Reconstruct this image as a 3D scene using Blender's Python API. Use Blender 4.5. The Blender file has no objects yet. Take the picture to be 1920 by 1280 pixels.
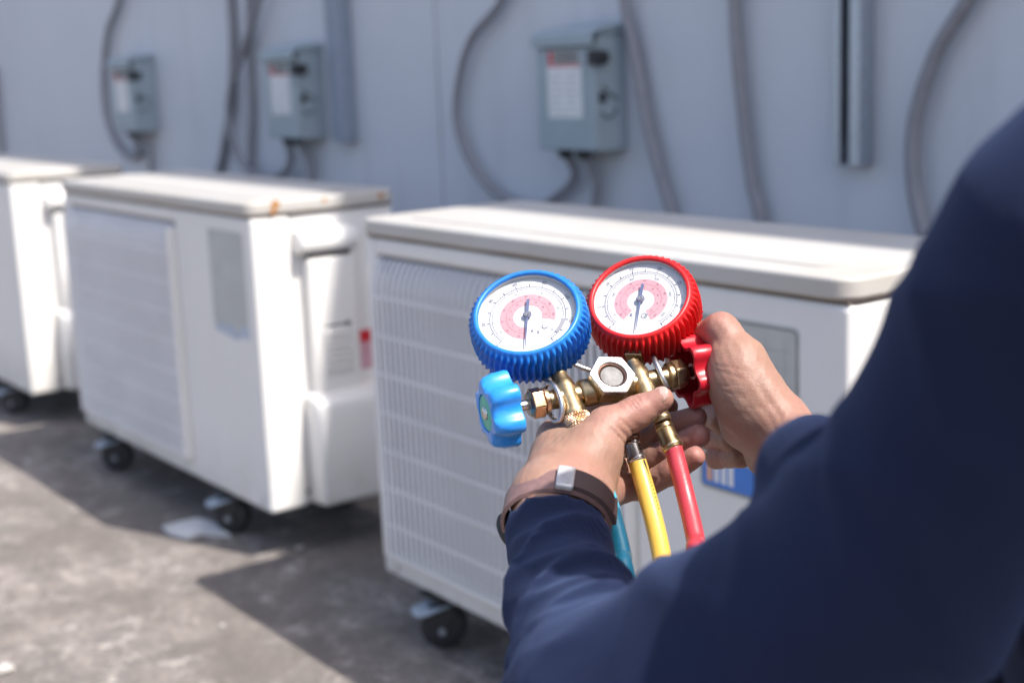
import bpy, bmesh, math, random
import numpy as np
from mathutils import Vector, Matrix
random.seed(7); rng = np.random.default_rng(7)
S = bpy.context.scene
COL = S.collection
R = math.radians
# ------------------------------------------------------------------ camera
CAMZ = 0.97
CAM = np.array([0., 0., CAMZ])
yaw, pitch, roll = R(36.165), R(11.206), R(-2.314)
Fw = np.array([-math.cos(yaw)*math.cos(pitch), math.sin(yaw)*math.cos(pitch), -math.sin(pitch)])
r0 = np.array([math.sin(yaw), math.cos(yaw), 0.]); u0 = np.cross(r0, Fw)
Rt = math.cos(roll)*r0 + math.sin(roll)*u0
Up = -math.sin(roll)*r0 + math.cos(roll)*u0
FPX = 1920*50/36
cam = bpy.data.objects.new('camera', bpy.data.cameras.new('camera')); COL.objects.link(cam)
cam.data.lens = 50; cam.data.sensor_width = 36; cam.data.clip_start = 0.02; cam.data.clip_end = 300
cam.matrix_world = Matrix(((Rt[0], Up[0], -Fw[0], 0), (Rt[1], Up[1], -Fw[1], 0), (Rt[2], Up[2], -Fw[2], CAMZ), (0, 0, 0, 1)))
cam.data.dof.use_dof = True; cam.data.dof.focus_distance = 0.970; cam.data.dof.aperture_fstop = 5.6
cam.data.dof.aperture_blades = 0
S.camera = cam
# ------------------------------------------------------------------ light
sv = Vector((.45, .165, .72)).normalized()
SUN_EL = math.asin(sv.z); SUN_AZ = math.atan2(sv.y, sv.x)
W = bpy.data.worlds.new('World'); S.world = W; W.use_nodes = True
nt = W.node_tree; bg = nt.nodes['Background']
sky = nt.nodes.new('ShaderNodeTexSky'); sky.sky_type = 'NISHITA'; sky.sun_disc = False
sky.sun_elevation = SUN_EL; sky.sun_rotation = math.pi/2 - SUN_AZ
sky.altitude = 50; sky.air_density = 1.0; sky.dust_density = 3.5; sky.ozone_density = 1.0
nt.links.new(sky.outputs[0], bg.inputs[0]); bg.inputs[1].default_value = 0.12
sun = bpy.data.objects.new('sun', bpy.data.lights.new('sun', 'SUN')); COL.objects.link(sun)
sun.data.energy = 3.3; sun.data.angle = R(0.5); sun.data.color = (1.0, .955, .89)
sun.rotation_euler = sv.to_track_quat('Z', 'Y').to_euler()
S.view_settings.view_transform = 'Standard'; S.view_settings.look = 'None'
S.view_settings.exposure = 1.12; S.view_settings.gamma = 1; S.view_settings.use_curve_mapping = False
S.render.engine = 'CYCLES'
S.cycles.use_denoising = True; S.cycles.max_bounces = 8; S.cycles.sample_clamp_indirect = 6
S.cycles.caustics_reflective = False; S.cycles.caustics_refractive = False
# ------------------------------------------------------------------ helpers
def PX(px, py, z):
    return CAM + Fw*z + Rt*((px-960)/FPX*z) - Up*((py-640)/FPX*z)
def CC(x, y, z): return CAM + Fw*z + Rt*x + Up*y
def DV(x, y, z): return Rt*x + Up*y + Fw*z
def nrm(v): v = np.asarray(v, float); return v/np.linalg.norm(v)

def NT(name):
    m = bpy.data.materials.new(name); m.use_nodes = True
    t = m.node_tree; b = t.nodes['Principled BSDF']
    return m, t, b
def node(t, kind, **kw):
    n = t.nodes.new(kind)
    for k, v in kw.items():
        if k in n.inputs: n.inputs[k].default_value = v
        else: setattr(n, k, v)
    return n
def noise(t, scale, detail=5, rough=.55, coord='Position', stretch=None):
    if coord == 'Position': src = t.nodes.new('ShaderNodeNewGeometry').outputs['Position']
    else: src = t.nodes.new('ShaderNodeTexCoord').outputs[coord]
    if stretch:
        mp = t.nodes.new('ShaderNodeMapping'); mp.inputs['Scale'].default_value = stretch
        t.links.new(src, mp.inputs[0]); src = mp.outputs[0]
    n = node(t, 'ShaderNodeTexNoise', Scale=scale, Detail=detail, Roughness=rough)
    t.links.new(src, n.inputs['Vector']); return n.outputs['Fac']
def ramp(t, fac, p0, p1, c0, c1):
    r = t.nodes.new('ShaderNodeValToRGB')
    r.color_ramp.elements[0].position = p0; r.color_ramp.elements[1].position = p1
    r.color_ramp.elements[0].color = (*c0, 1) if len(c0) == 3 else c0
    r.color_ramp.elements[1].color = (*c1, 1) if len(c1) == 3 else c1
    t.links.new(fac, r.inputs[0]); return r.outputs[0]
def mixc(t, fac, a, b, mode='MIX'):
    m = t.nodes.new('ShaderNodeMix'); m.data_type = 'RGBA'; m.blend_type = mode
    for s, i in ((fac, 0), (a, 6), (b, 7)):
        if hasattr(s, 'is_linked') or hasattr(s, 'links'): t.links.new(s, m.inputs[i])
        elif i == 0: m.inputs[0].default_value = s
        else: m.inputs[i].default_value = (*s, 1)
    return m.outputs[2]
def bump(t, b, h, strength=.3, dist=.002):
    n = t.nodes.new('ShaderNodeBump'); n.inputs['Strength'].default_value = strength; n.inputs['Distance'].default_value = dist
    t.links.new(h, n.inputs['Height']); t.links.new(n.outputs[0], b.inputs['Normal'])
def paint(name, col, rough=.4, metal=0, var=.08, nscale=30, bmp=0, coat=0, bscale=None, bdist=.001):
    m, t, b = NT(name)
    b.inputs['Roughness'].default_value = rough; b.inputs['Metallic'].default_value = metal
    if coat: b.inputs['Coat Weight'].default_value = coat
    f = noise(t, nscale)
    c0 = tuple(max(0, c*(1-var)) for c in col); c1 = tuple(min(1, c*(1+var)) for c in col)
    t.links.new(ramp(t, f, .3, .7, c0, c1), b.inputs['Base Color'])
    t.links.new(ramp(t, f, .2, .8, (rough*.8,)*3, (min(1, rough*1.25),)*3), b.inputs['Roughness'])
    if bmp: bump(t, b, noise(t, bscale or nscale*6), bmp, bdist)
    return m

def obj(name, mesh, m=None, parent=None, smooth=None, bevel=0, segs=2, local=False):
    if isinstance(mesh, MB): mesh = mesh.mesh(name)
    o = bpy.data.objects.new(name, mesh); COL.objects.link(o)
    if m is not None and len(mesh.materials) == 0: mesh.materials.append(m)
    if parent is not None:
        o.parent = parent
        if not local:
            off = np.zeros(3); p = parent
            while p is not None: off += np.array(p.location); p = p.parent
            mesh.transform(Matrix.Translation(Vector(-off)))
    if smooth is not None:
        mesh.shade_smooth()
        if smooth < 180: mesh.set_sharp_from_angle(angle=R(smooth))
    if bevel:
        bv = o.modifiers.new('bevel', 'BEVEL'); bv.width = bevel; bv.segments = segs; bv.limit_method = 'ANGLE'; bv.angle_limit = R(35)
        bv.harden_normals = False
    return o
def tag(o, label, cat, group=None, kind=None):
    o['label'] = label; o['category'] = cat
    if group: o['group'] = group
    if kind: o['kind'] = kind
    return o
def empty(name, loc):
    o = bpy.data.objects.new(name, None); COL.objects.link(o); o.location = Vector(loc); o.empty_display_size = .05
    return o
def copy_tree(o, parent=None):
    c = o.copy(); COL.objects.link(c)
    if parent is not None: c.parent = parent
    for ch in o.children: copy_tree(ch, c)
    return c

def frame(axis, ref=(0, 0, 1)):
    a = nrm(axis); x = np.cross(ref, a)
    if np.linalg.norm(x) < 1e-4: x = np.cross((1, 0, 0), a)
    x = nrm(x); y = np.cross(a, x); return x, y, a
class MB:
    def __init__(s): s.v = []; s.f = []
    def add(s, vs, fs):
        o = len(s.v); s.v += [tuple(map(float, p)) for p in vs]; s.f += [tuple(i+o for i in f) for f in fs]; return s
    def box(s, lo, hi):
        x0, y0, z0 = lo; x1, y1, z1 = hi
        return s.add([(x0,y0,z0),(x1,y0,z0),(x1,y1,z0),(x0,y1,z0),(x0,y0,z1),(x1,y0,z1),(x1,y1,z1),(x0,y1,z1)],
                     [(0,3,2,1),(4,5,6,7),(0,1,5,4),(1,2,6,5),(2,3,7,6),(3,0,4,7)])
    def lathe(s, c, axis, prof, n=32, ref=(0,0,1), close=False, caps=True):
        """prof: list of (radius, height along axis)"""
        x, y, a = frame(axis, ref); c = np.asarray(c, float); vs = []; fs = []; rows = []
        for (r, h) in prof:
            if r <= 1e-4: rows.append([len(vs)]*n); vs.append(c + a*h); continue
            rows.append(list(range(len(vs), len(vs)+n)))
            for k in range(n):
                t = 2*math.pi*k/n; vs.append(c + a*h + (x*math.cos(t)+y*math.sin(t))*r)
        m = len(prof)
        for i in range(m-1 if not close else m):
            p, q = rows[i], rows[(i+1) % m]
            for k in range(n):
                l = (k+1) % n; f = []
                for w in (p[k], p[l], q[l], q[k]):
                    if w not in f: f.append(w)
                if len(f) > 2: fs.append(tuple(f))
        if not close and caps:
            if prof[0][0] > 1e-4: fs.append(tuple(rows[0][::-1]))
            if prof[-1][0] > 1e-4: fs.append(tuple(rows[-1]))
        return s.add(vs, fs)
    def tube(s, pts, rad, n=12, cap=True):
        pts = [np.asarray(p, float) for p in pts]; m = len(pts)
        rad = rad if hasattr(rad, '__len__') else [rad]*m
        tg = [nrm(pts[min(i+1, m-1)]-pts[max(i-1, 0)]) for i in range(m)]
        x, y, _ = frame(tg[0]); vs = []; fs = []
        for i in range(m):
            x = nrm(x - tg[i]*np.dot(x, tg[i])); y = np.cross(tg[i], x)
            for k in range(n):
                t = 2*math.pi*k/n; vs.append(pts[i] + (x*math.cos(t)+y*math.sin(t))*rad[i])
        for i in range(m-1):
            for k in range(n):
                l = (k+1) % n; fs.append((i*n+k, i*n+l, (i+1)*n+l, (i+1)*n+k))
        if cap: fs.append(tuple(range(n-1, -1, -1))); fs.append(tuple((m-1)*n+k for k in range(n)))
        return s.add(vs, fs)
    def prism(s, poly, c, ex, ey, ez, h0, h1):
        c = np.asarray(c, float); n = len(poly)
        vs = [c+ex*p[0]+ey*p[1]+ez*h0 for p in poly]+[c+ex*p[0]+ey*p[1]+ez*h1 for p in poly]
        fs = [tuple(range(n-1, -1, -1)), tuple(range(n, 2*n))]+[(k, (k+1) % n, n+(k+1) % n, n+k) for k in range(n)]
        return s.add(vs, fs)
    def mesh(s, name):
        me = bpy.data.meshes.new(name); me.from_pydata(s.v, [], s.f); me.update()
        bm = bmesh.new(); bm.from_mesh(me); bmesh.ops.recalc_face_normals(bm, faces=bm.faces); bm.to_mesh(me); bm.free()
        return me
def spline(pts, k=8):
    P = [np.asarray(p, float) for p in pts]; P = [2*P[0]-P[1]]+P+[2*P[-1]-P[-2]]; out = []
    for i in range(1, len(P)-2):
        for j in range(k):
            t = j/k; a, b, c, d = P[i-1:i+3]
            out.append(.5*((2*b)+(c-a)*t+(2*a-5*b+4*c-d)*t*t+(3*b-a-3*c+d)*t**3))
    out.append(P[-2]); return out
def rrect(w, h, r, n=5):
    pts = []
    for cx, cy, a0 in ((w/2-r, h/2-r, 0), (-w/2+r, h/2-r, 90), (-w/2+r, -h/2+r, 180), (w/2-r, -h/2+r, 270)):
        for k in range(n+1):
            a = R(a0+90*k/n); pts.append((cx+r*math.cos(a), cy+r*math.sin(a)))
    return pts
# ---- signed distance modelling for the figure
def smin(a, b, k):
    h = np.clip(.5+.5*(b-a)/k, 0, 1); return b+(a-b)*h-k*h*(1-h)
def cap(P, a, b, ra, rb):
    a = np.asarray(a, np.float32); b = np.asarray(b, np.float32); ba = b-a; L = float(ba@ba)
    d = [P[i]-a[i] for i in range(3)]
    t = np.clip((d[0]*ba[0]+d[1]*ba[1]+d[2]*ba[2])/L, 0, 1)
    return np.sqrt((d[0]-t*ba[0])**2+(d[1]-t*ba[1])**2+(d[2]-t*ba[2])**2)-(ra+t*(rb-ra))
def ell(P, c, ax, rad):
    c = np.asarray(c, np.float32); k0 = 0; k1 = 0
    for a, r in zip(ax, rad):
        q = (P[0]-c[0])*a[0]+(P[1]-c[1])*a[1]+(P[2]-c[2])*a[2]
        k0 = k0+(q/r)**2; k1 = k1+(q/r**2)**2
    k0 = np.sqrt(k0); k1 = np.sqrt(k1)+1e-9
    return k0*(k0-1)/k1
def chain(P, pts, rad, k=.003):
    d = None
    for i in range(len(pts)-1):
        e = cap(P, pts[i], pts[i+1], rad[i], rad[i+1]); d = e if d is None else smin(d, e, k)
    return d
def nets(fn, lo, hi, h):
    lo = np.asarray(lo, float); n = np.maximum(4, np.ceil((np.asarray(hi)-lo)/h).astype(int)+1)
    ax = [(lo[i]+h*np.arange(n[i])).astype(np.float32) for i in range(3)]
    P = np.meshgrid(*ax, indexing='ij', sparse=True)
    v = np.broadcast_to(fn(P), tuple(n)).astype(np.float32)
    ins = v < 0
    cn = n-1
    def sub(a, i, j, k): return a[i:i+cn[0], j:j+cn[1], k:k+cn[2]]
    cnt = sum(sub(ins, i, j, k).astype(np.int8) for i in (0,1) for j in (0,1) for k in (0,1))
    act = (cnt > 0) & (cnt < 8)
    I = np.argwhere(act); idx = -np.ones(tuple(cn), np.int64); idx[act] = np.arange(len(I))
    acc = np.zeros((len(I), 3)); num = np.zeros(len(I))
    cor = [(i, j, k) for i in (0,1) for j in (0,1) for k in (0,1)]
    for a in cor:
        for d in range(3):
            if a[d]: continue
            b = list(a); b[d] = 1
            va = v[I[:,0]+a[0], I[:,1]+a[1], I[:,2]+a[2]]; vb = v[I[:,0]+b[0], I[:,1]+b[1], I[:,2]+b[2]]
            x = (va < 0) != (vb < 0); t = np.where(x, va/np.where(x, va-vb, 1), 0)
            p = np.tile(np.array(a, float), (len(I), 1)); p[:, d] = t
            acc[x] += p[x]; num[x] += 1
    V = lo+h*(I+acc/num[:, None])
    Q = []
    for d in range(3):
        e1, e2 = [(1,2),(2,0),(0,1)][d]
        sl = [slice(None)]*3; sl2 = [slice(None)]*3
        sl[d] = slice(0, -1); sl2[d] = slice(1, None)
        x = ins[tuple(sl)] != ins[tuple(sl2)]
        E = np.argwhere(x); E = E[(E[:, e1] > 0) & (E[:, e2] > 0) & (E[:, e1] < n[e1]-1) & (E[:, e2] < n[e2]-1)]
        def cell(o1, o2):
            c = E.copy(); c[:, e1] -= o1; c[:, e2] -= o2; return idx[c[:,0], c[:,1], c[:,2]]
        q = np.stack([cell(1,1), cell(0,1), cell(0,0), cell(1,0)], 1)
        fl = ~ins[E[:,0], E[:,1], E[:,2]]
        q[fl] = q[fl][:, ::-1]; Q.append(q)
    return V, np.concatenate(Q)
def mesh_np(name, parts):
    V = np.concatenate([p[0] for p in parts]); off = 0; F = []
    for v, q in parts: F.append(q+off); off += len(v)
    F = np.concatenate(F); me = bpy.data.meshes.new(name)
    me.vertices.add(len(V)); me.vertices.foreach_set('co', V.astype(np.float32).ravel())
    me.loops.add(F.size); me.loops.foreach_set('vertex_index', F.astype(np.int32).ravel())
    me.polygons.add(len(F)); me.polygons.foreach_set('loop_start', (np.arange(len(F))*4).astype(np.int32))
    me.update(calc_edges=True); me.validate(); return me

# ------------------------------------------------------------------ materials
def mat_concrete():
    m, t, b = NT('concrete'); b.inputs['Roughness'].default_value = .9
    big = noise(t, 1.3, 6, .6); mid = noise(t, 7, 8, .65); fine = noise(t, 60, 6, .7)
    c = ramp(t, big, .35, .68, (.25, .217, .198), (.45, .388, .352))
    c = mixc(t, ramp(t, mid, .38, .62, (0,0,0), (1,1,1)), c, mixc(t, .8, c, (.15, .135, .128)))
    c = mixc(t, ramp(t, noise(t, 3.1, 7, .7), .55, .66, (0,0,0), (.85,.85,.85)), c, (.58, .515, .485))
    c = mixc(t, ramp(t, noise(t, 11, 5, .6), .66, .72, (0,0,0), (.7,.7,.7)), c, (.66, .62, .59))
    c = mixc(t, ramp(t, fine, .36, .62, (.7,.7,.7), (0,0,0)), c, (.13, .118, .112))
    c = mixc(t, ramp(t, noise(t, 17, 9, .74), .54, .63, (0,0,0), (.62,.62,.62)), c, (.62, .56, .51))
    c = mixc(t, ramp(t, noise(t, 21, 9, .75), .38, .47, (.75,.75,.75), (0,0,0)), c, (.115, .100, .090))
    c = mixc(t, ramp(t, noise(t, 2.3, 9, .72), .40, .56, (.85,.85,.85), (0,0,0)), c, (.15, .128, .112))
    t.links.new(c, b.inputs['Base Color'])
    h = mixc(t, .5, mid, fine); bump(t, b, h, 1.0, .016)
    return m
def mat_wall():
    m, t, b = NT('wall_paint'); b.inputs['Roughness'].default_value = .55
    c = ramp(t, noise(t, 1.1, 4), .3, .7, (.54, .56, .61), (.60, .62, .665))
    c = mixc(t, ramp(t, noise(t, 6, 6, .6, stretch=(1, 1, .15)), .55, .8, (0,0,0), (.4,.4,.4)), c, (.40, .40, .44))
    t.links.new(c, b.inputs['Base Color']); bump(t, b, noise(t, 40), .1, .002); return m
def mat_casing(name='casing_white', lid=False):
    m, t, b = NT(name); b.inputs['Roughness'].default_value = .38
    c = ramp(t, noise(t, 2.2, 5), .3, .75, (.82, .805, .785), (.755, .735, .705))
    c = mixc(t, ramp(t, noise(t, 9, 7, .65, stretch=(1, 1, .3)), .6, .78, (0,0,0), (.35,.35,.35)), c, (.55, .49, .41))
    else_g = t.nodes.new('ShaderNodeNewGeometry'); sz = t.nodes.new('ShaderNodeSeparateXYZ'); t.links.new(else_g.outputs['Position'], sz.inputs[0])
    mr = node(t, 'ShaderNodeMapRange'); mr.inputs[1].default_value = .10; mr.inputs[2].default_value = .24; mr.inputs[3].default_value = 1; mr.inputs[4].default_value = 0
    t.links.new(sz.outputs[2], mr.inputs[0]); gm = node(t, 'ShaderNodeMath', operation='MULTIPLY'); t.links.new(mr.outputs[0], gm.inputs[0])
    t.links.new(ramp(t, noise(t, 12, 8, .7), .35, .68, (0,0,0), (.6,.6,.6)), gm.inputs[1]); c = mixc(t, gm.outputs[0], c, (.50, .45, .39))
    c = mixc(t, ramp(t, noise(t, 34, 6, .7, stretch=(1, 1, .10)), .58, .74, (0,0,0), (.28,.28,.28)), c, (.56, .51, .44))
    if lid:
        c = mixc(t, 1.0, c, (.63, .625, .62), 'MULTIPLY')
        c = mixc(t, ramp(t, noise(t, 5, 8, .62, stretch=(.5, 1, 1)), .42, .66, (0,0,0), (.7,.7,.7)), c, (.47, .43, .375))
        c = mixc(t, ramp(t, noise(t, 26, 5, .6, stretch=(.35, 1, 1)), .68, .76, (0,0,0), (.8,.8,.8)), c, (.36, .30, .22))
        sp = noise(t, 14, 3, .5); c = mixc(t, ramp(t, sp, .735, .765, (0,0,0), (.95,.95,.95)), c, (.40, .17, .04))
        # rust along the folded lower lip of the lid
        g = t.nodes.new('ShaderNodeNewGeometry'); sx = t.nodes.new('ShaderNodeSeparateXYZ'); t.links.new(g.outputs['Position'], sx.inputs[0])
        lo = node(t, 'ShaderNodeMapRange'); lo.inputs[1].default_value = .6955; lo.inputs[2].default_value = .6995
        lo.inputs[3].default_value = 1; lo.inputs[4].default_value = 0
        t.links.new(sx.outputs[2], lo.inputs[0])
        mu = node(t, 'ShaderNodeMath', operation='MULTIPLY'); t.links.new(lo.outputs[0], mu.inputs[0])
        t.links.new(ramp(t, noise(t, 7, 5, .6), .42, .62, (0,0,0), (.9,.9,.9)), mu.inputs[1])
        c = mixc(t, mu.outputs[0], c, (.34, .23, .15))
    t.links.new(c, b.inputs['Base Color']); bump(t, b, noise(t, 90), .06, .001); return m
def mat_skin():
    m, t, b = NT('skin'); b.inputs['Roughness'].default_value = .48
    a = noise(t, 28, 4, .6); f = noise(t, 160, 4, .6)
    c = ramp(t, a, .32, .7, (.295, .170, .121), (.360, .226, .168))
    c = mixc(t, ramp(t, noise(t, 55, 3), .5, .75, (0,0,0), (.5,.5,.5)), c, (.35, .165, .122))
    an = t.nodes.new('ShaderNodeAttribute'); an.attribute_name = 'redness'
    c = mixc(t, an.outputs['Fac'], c, (.37, .165, .138))
    c = mixc(t, ramp(t, f, .3, .6, (.25,.25,.25), (0,0,0)), c, (.29, .165, .12))
    t.links.new(c, b.inputs['Base Color'])
    b.inputs['Subsurface Weight'].default_value = .45; b.inputs['Subsurface Radius'].default_value = (1, .35, .2); b.inputs['Subsurface Scale'].default_value = .005
    vo = node(t, 'ShaderNodeTexVoronoi', Scale=700.0); vo.feature = 'DISTANCE_TO_EDGE'
    g = t.nodes.new('ShaderNodeNewGeometry'); t.links.new(g.outputs['Position'], vo.inputs['Vector'])
    w = noise(t, 260, 5, .65)
    h = mixc(t, .6, vo.outputs['Distance'], w); h = mixc(t, .45, h, noise(t, 90, 6, .7, stretch=(1, 1, 2.2))); bump(t, b, h, .55, .0016)
    b.inputs['Specular IOR Level'].default_value = .4
    return m
def mat_cloth(name, col, sheen=.16):
    m, t, b = NT(name); b.inputs['Roughness'].default_value = .85
    f = noise(t, 14, 5); c = ramp(t, f, .3, .7, tuple(x*.85 for x in col), tuple(x*1.15 for x in col))
    t.links.new(c, b.inputs['Base Color']); b.inputs['Sheen Weight'].default_value = sheen; b.inputs['Sheen Roughness'].default_value = .5
    b.inputs['Sheen Tint'].default_value = (.35, .5, 1, 1); b.inputs['Specular IOR Level'].default_value = .25
    wv = node(t, 'ShaderNodeTexWave', Scale=300.0); wv.wave_type = 'BANDS'; wv.bands_direction = 'DIAGONAL'
    g = t.nodes.new('ShaderNodeNewGeometry'); t.links.new(g.outputs['Position'], wv.inputs['Vector'])
    bump(t, b, mixc(t, .6, wv.outputs['Fac'], noise(t, 350)), .6, .0010); return m
def mat_metal(name, col, rough, var=.15, dirt=None):
    m, t, b = NT(name); b.inputs['Metallic'].default_value = 1
    f = noise(t, 120, 6, .65); c = ramp(t, f, .3, .72, tuple(x*(1-var) for x in col), tuple(min(1, x*(1+var)) for x in col))
    if dirt: c = mixc(t, ramp(t, noise(t, 70, 6, .65), .52, .72, (0,0,0), (.8,.8,.8)), c, dirt)
    t.links.new(c, b.inputs['Base Color'])
    t.links.new(ramp(t, noise(t, 200, 5), .3, .7, (rough*.75,)*3, (rough*1.35,)*3), b.inputs['Roughness'])
    bump(t, b, noise(t, 900, 3), .05, .0003); return m
def mat_lens():
    m = bpy.data.materials.new('clear_lens'); m.use_nodes = True; t = m.node_tree
    for n in list(t.nodes): t.nodes.remove(n)
    o = t.nodes.new('ShaderNodeOutputMaterial'); mx = t.nodes.new('ShaderNodeMixShader')
    tr = node(t, 'ShaderNodeBsdfTransparent'); tr.inputs[0].default_value = (.99, .99, .99, 1)
    gl = node(t, 'ShaderNodeBsdfGlossy', Roughness=.06)
    t.links.new(ramp(t, noise(t, 150, 6, .7), .35, .75, (.03,)*3, (.16,)*3), gl.inputs['Roughness'])
    lw = node(t, 'ShaderNodeLayerWeight', Blend=.5)
    pw = node(t, 'ShaderNodeMath', operation='POWER'); pw.inputs[1].default_value = 5; t.links.new(lw.outputs['Facing'], pw.inputs[0])
    fr = node(t, 'ShaderNodeMath', operation='MULTIPLY_ADD'); fr.inputs[1].default_value = .93; fr.inputs[2].default_value = .05; t.links.new(pw.outputs[0], fr.inputs[0])
    t.links.new(fr.outputs[0], mx.inputs[0]); t.links.new(tr.outputs[0], mx.inputs[1]); t.links.new(gl.outputs[0], mx.inputs[2])
    t.links.new(mx.outputs[0], o.inputs[0]); return m
M = dict(
    concrete=mat_concrete(), wall=mat_wall(), casing=mat_casing(), lid=mat_casing('lid_weathered', True),
    grille=paint('grille_plastic', (.80, .79, .81), .5, var=.05, nscale=8), back=paint('coil_backing', (.30, .30, .32), .7, var=.1),
    sticker=paint('faded_sticker', (.50, .50, .47), .6, var=.08, nscale=20), stickline=paint('sticker_outline', (.17, .18, .18), .6),
    stickprint=paint('faint_print', (.40, .40, .39), .6),
    adhesive=paint('adhesive_residue', (.47, .52, .60), .7, var=.12, nscale=60),
    blueprint=paint('blue_print', (.06, .21, .62), .5), orangeprint=paint('orange_print', (.80, .42, .22), .5), whiteprint=paint('white_print', (.78, .78, .78), .5),
    redprint=paint('red_print', (.62, .02, .03), .5), pinkprint=paint('pale_red_print', (.62, .35, .40), .6, var=.3, nscale=150), blackprint=paint('black_print', (.03, .03, .035), .5),
    greyprint=paint('grey_print', (.30, .30, .34), .6), gapdirt=paint('gap_dirt', (.20, .165, .14), .9, var=.4, nscale=15), dark=paint('dark_gap', (.02, .02, .022), .7),
    footpaint=paint('foot_paint', (.34, .40, .47), .5, var=.2, nscale=60), galv=mat_metal('zinc_plate', (.55, .57, .60), .45), rubber=paint('black_rubber', (.025, .025, .027), .6), hub=paint('wheel_hub', (.26, .27, .29), .5),
    box=paint('enclosure_grey', (.32, .385, .425), .45, var=.06, nscale=12), boxdark=paint('enclosure_side', (.30, .36, .40), .45),
    conduit=paint('grey_conduit', (.25, .245, .27), .55, var=.1, nscale=30), strut=mat_metal('strut_zinc', (.50, .54, .60), .5),
    channel=paint('painted_channel', (.25, .29, .36), .5), scrap=paint('pale_scrap', (.62, .62, .62), .8, var=.15, nscale=25, bmp=.4),
    stone=paint('pebble_stone', (.42, .40, .38), .9, var=.2, nscale=90), bluerub=paint('blue_rubber', (.015, .185, .62), .42, var=.12, nscale=140, bmp=.15, bscale=800, bdist=.0004), redrub=paint('red_rubber', (.66, .012, .014), .42, var=.12, nscale=140, bmp=.15, bscale=800, bdist=.0004),
    blueknob=paint('blue_plastic', (.025, .27, .78), .3, var=.08, nscale=90, coat=.3, bmp=.08, bscale=500, bdist=.0004), redknob=paint('red_plastic', (.46, .010, .022), .33, var=.1, nscale=90, coat=.2),
    green=paint('green_cap', (.10, .50, .38), .4), brass=mat_metal('brass', (.50, .375, .215), .34, .2, (.26, .17, .085)), copper=mat_metal('bronze_nut', (.66, .42, .25), .3),
    chrome=mat_metal('nickel', (.62, .61, .60), .28), steel=mat_metal('steel_wire', (.55, .56, .58), .35), darkmetal=mat_metal('dark_stem', (.16, .09, .07), .4),
    dial=paint('dial_white', (.66, .66, .665), .5, var=.02), dialpink=paint('dial_pink', (.62, .30, .335), .55, var=.05), dialink=paint('dial_ink', (.10, .11, .17), .6), needle=paint('needle_grey', (.11, .13, .24), .35),
    glassdisc=paint('sight_glass_disc', (.22, .21, .205), .6, var=.35, nscale=260), lens=mat_lens(),
    hosey=paint('yellow_hose', (.66, .43, .075), .38, var=.06, nscale=60, coat=.2, bmp=.35, bscale=650, bdist=.0005), hoser=paint('red_hose', (.52, .045, .062), .38, var=.08, nscale=60, coat=.2, bmp=.35, bscale=650, bdist=.0005), hoseb=paint('blue_hose', (.045, .42, .64), .35, var=.06, nscale=60, coat=.2, bmp=.35, bscale=650, bdist=.0005),
    skin=mat_skin(), nail=paint('nail', (.50, .33, .285), .28, var=.05, nscale=200), navy=mat_cloth('navy_cloth', (.0044, .0092, .035)), trouser=mat_cloth('trouser_cloth', (.03, .03, .04), .1),
    hair=paint('black_hair', (.012, .010, .009), .5, var=.3, nscale=200, bmp=.6), shoe=paint('shoe_leather', (.03, .025, .02), .45), leather=paint('brown_leather', (.20, .115, .105), .5, var=.2, nscale=180, bmp=.3, bscale=900, bdist=.0005),
    leatherdark=paint('strap_edge', (.075, .045, .042), .6), buckle=paint('brushed_buckle', (.60, .58, .57), .35, metal=.4, var=.15, nscale=200))

# ------------------------------------------------------------------ ground and wall
g = MB(); n = 2
g.add([(-60, -60, 0), (60, -60, 0), (60, 60, 0), (-60, 60, 0)], [(0, 1, 2, 3)])
o = obj('rooftop_floor', g, M['concrete']); o['kind'] = 'structure'; o['label'] = 'stained grey concrete rooftop floor'
WY = 2.27; WH = 4.5
wall = tag(empty('rear_wall', (-4, WY, 0)), 'blue-grey painted panel wall standing behind the outdoor units', 'wall')
edges = [-18.0, -13.01, -8.21, -3.411, 1.389, 6.2]
for a, b in zip(edges[:-1], edges[1:]):
    obj('wall_panel', MB().box((a+.004, WY, 0), (b-.004, WY+.12, WH)), M['wall'], wall, bevel=.003)
obj('joint_backing', MB().box((-18, WY+.02, 0), (6.2, WY+.115, WH-.01)), paint('joint_sealant', (.19, .21, .25), .7), wall)

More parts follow.
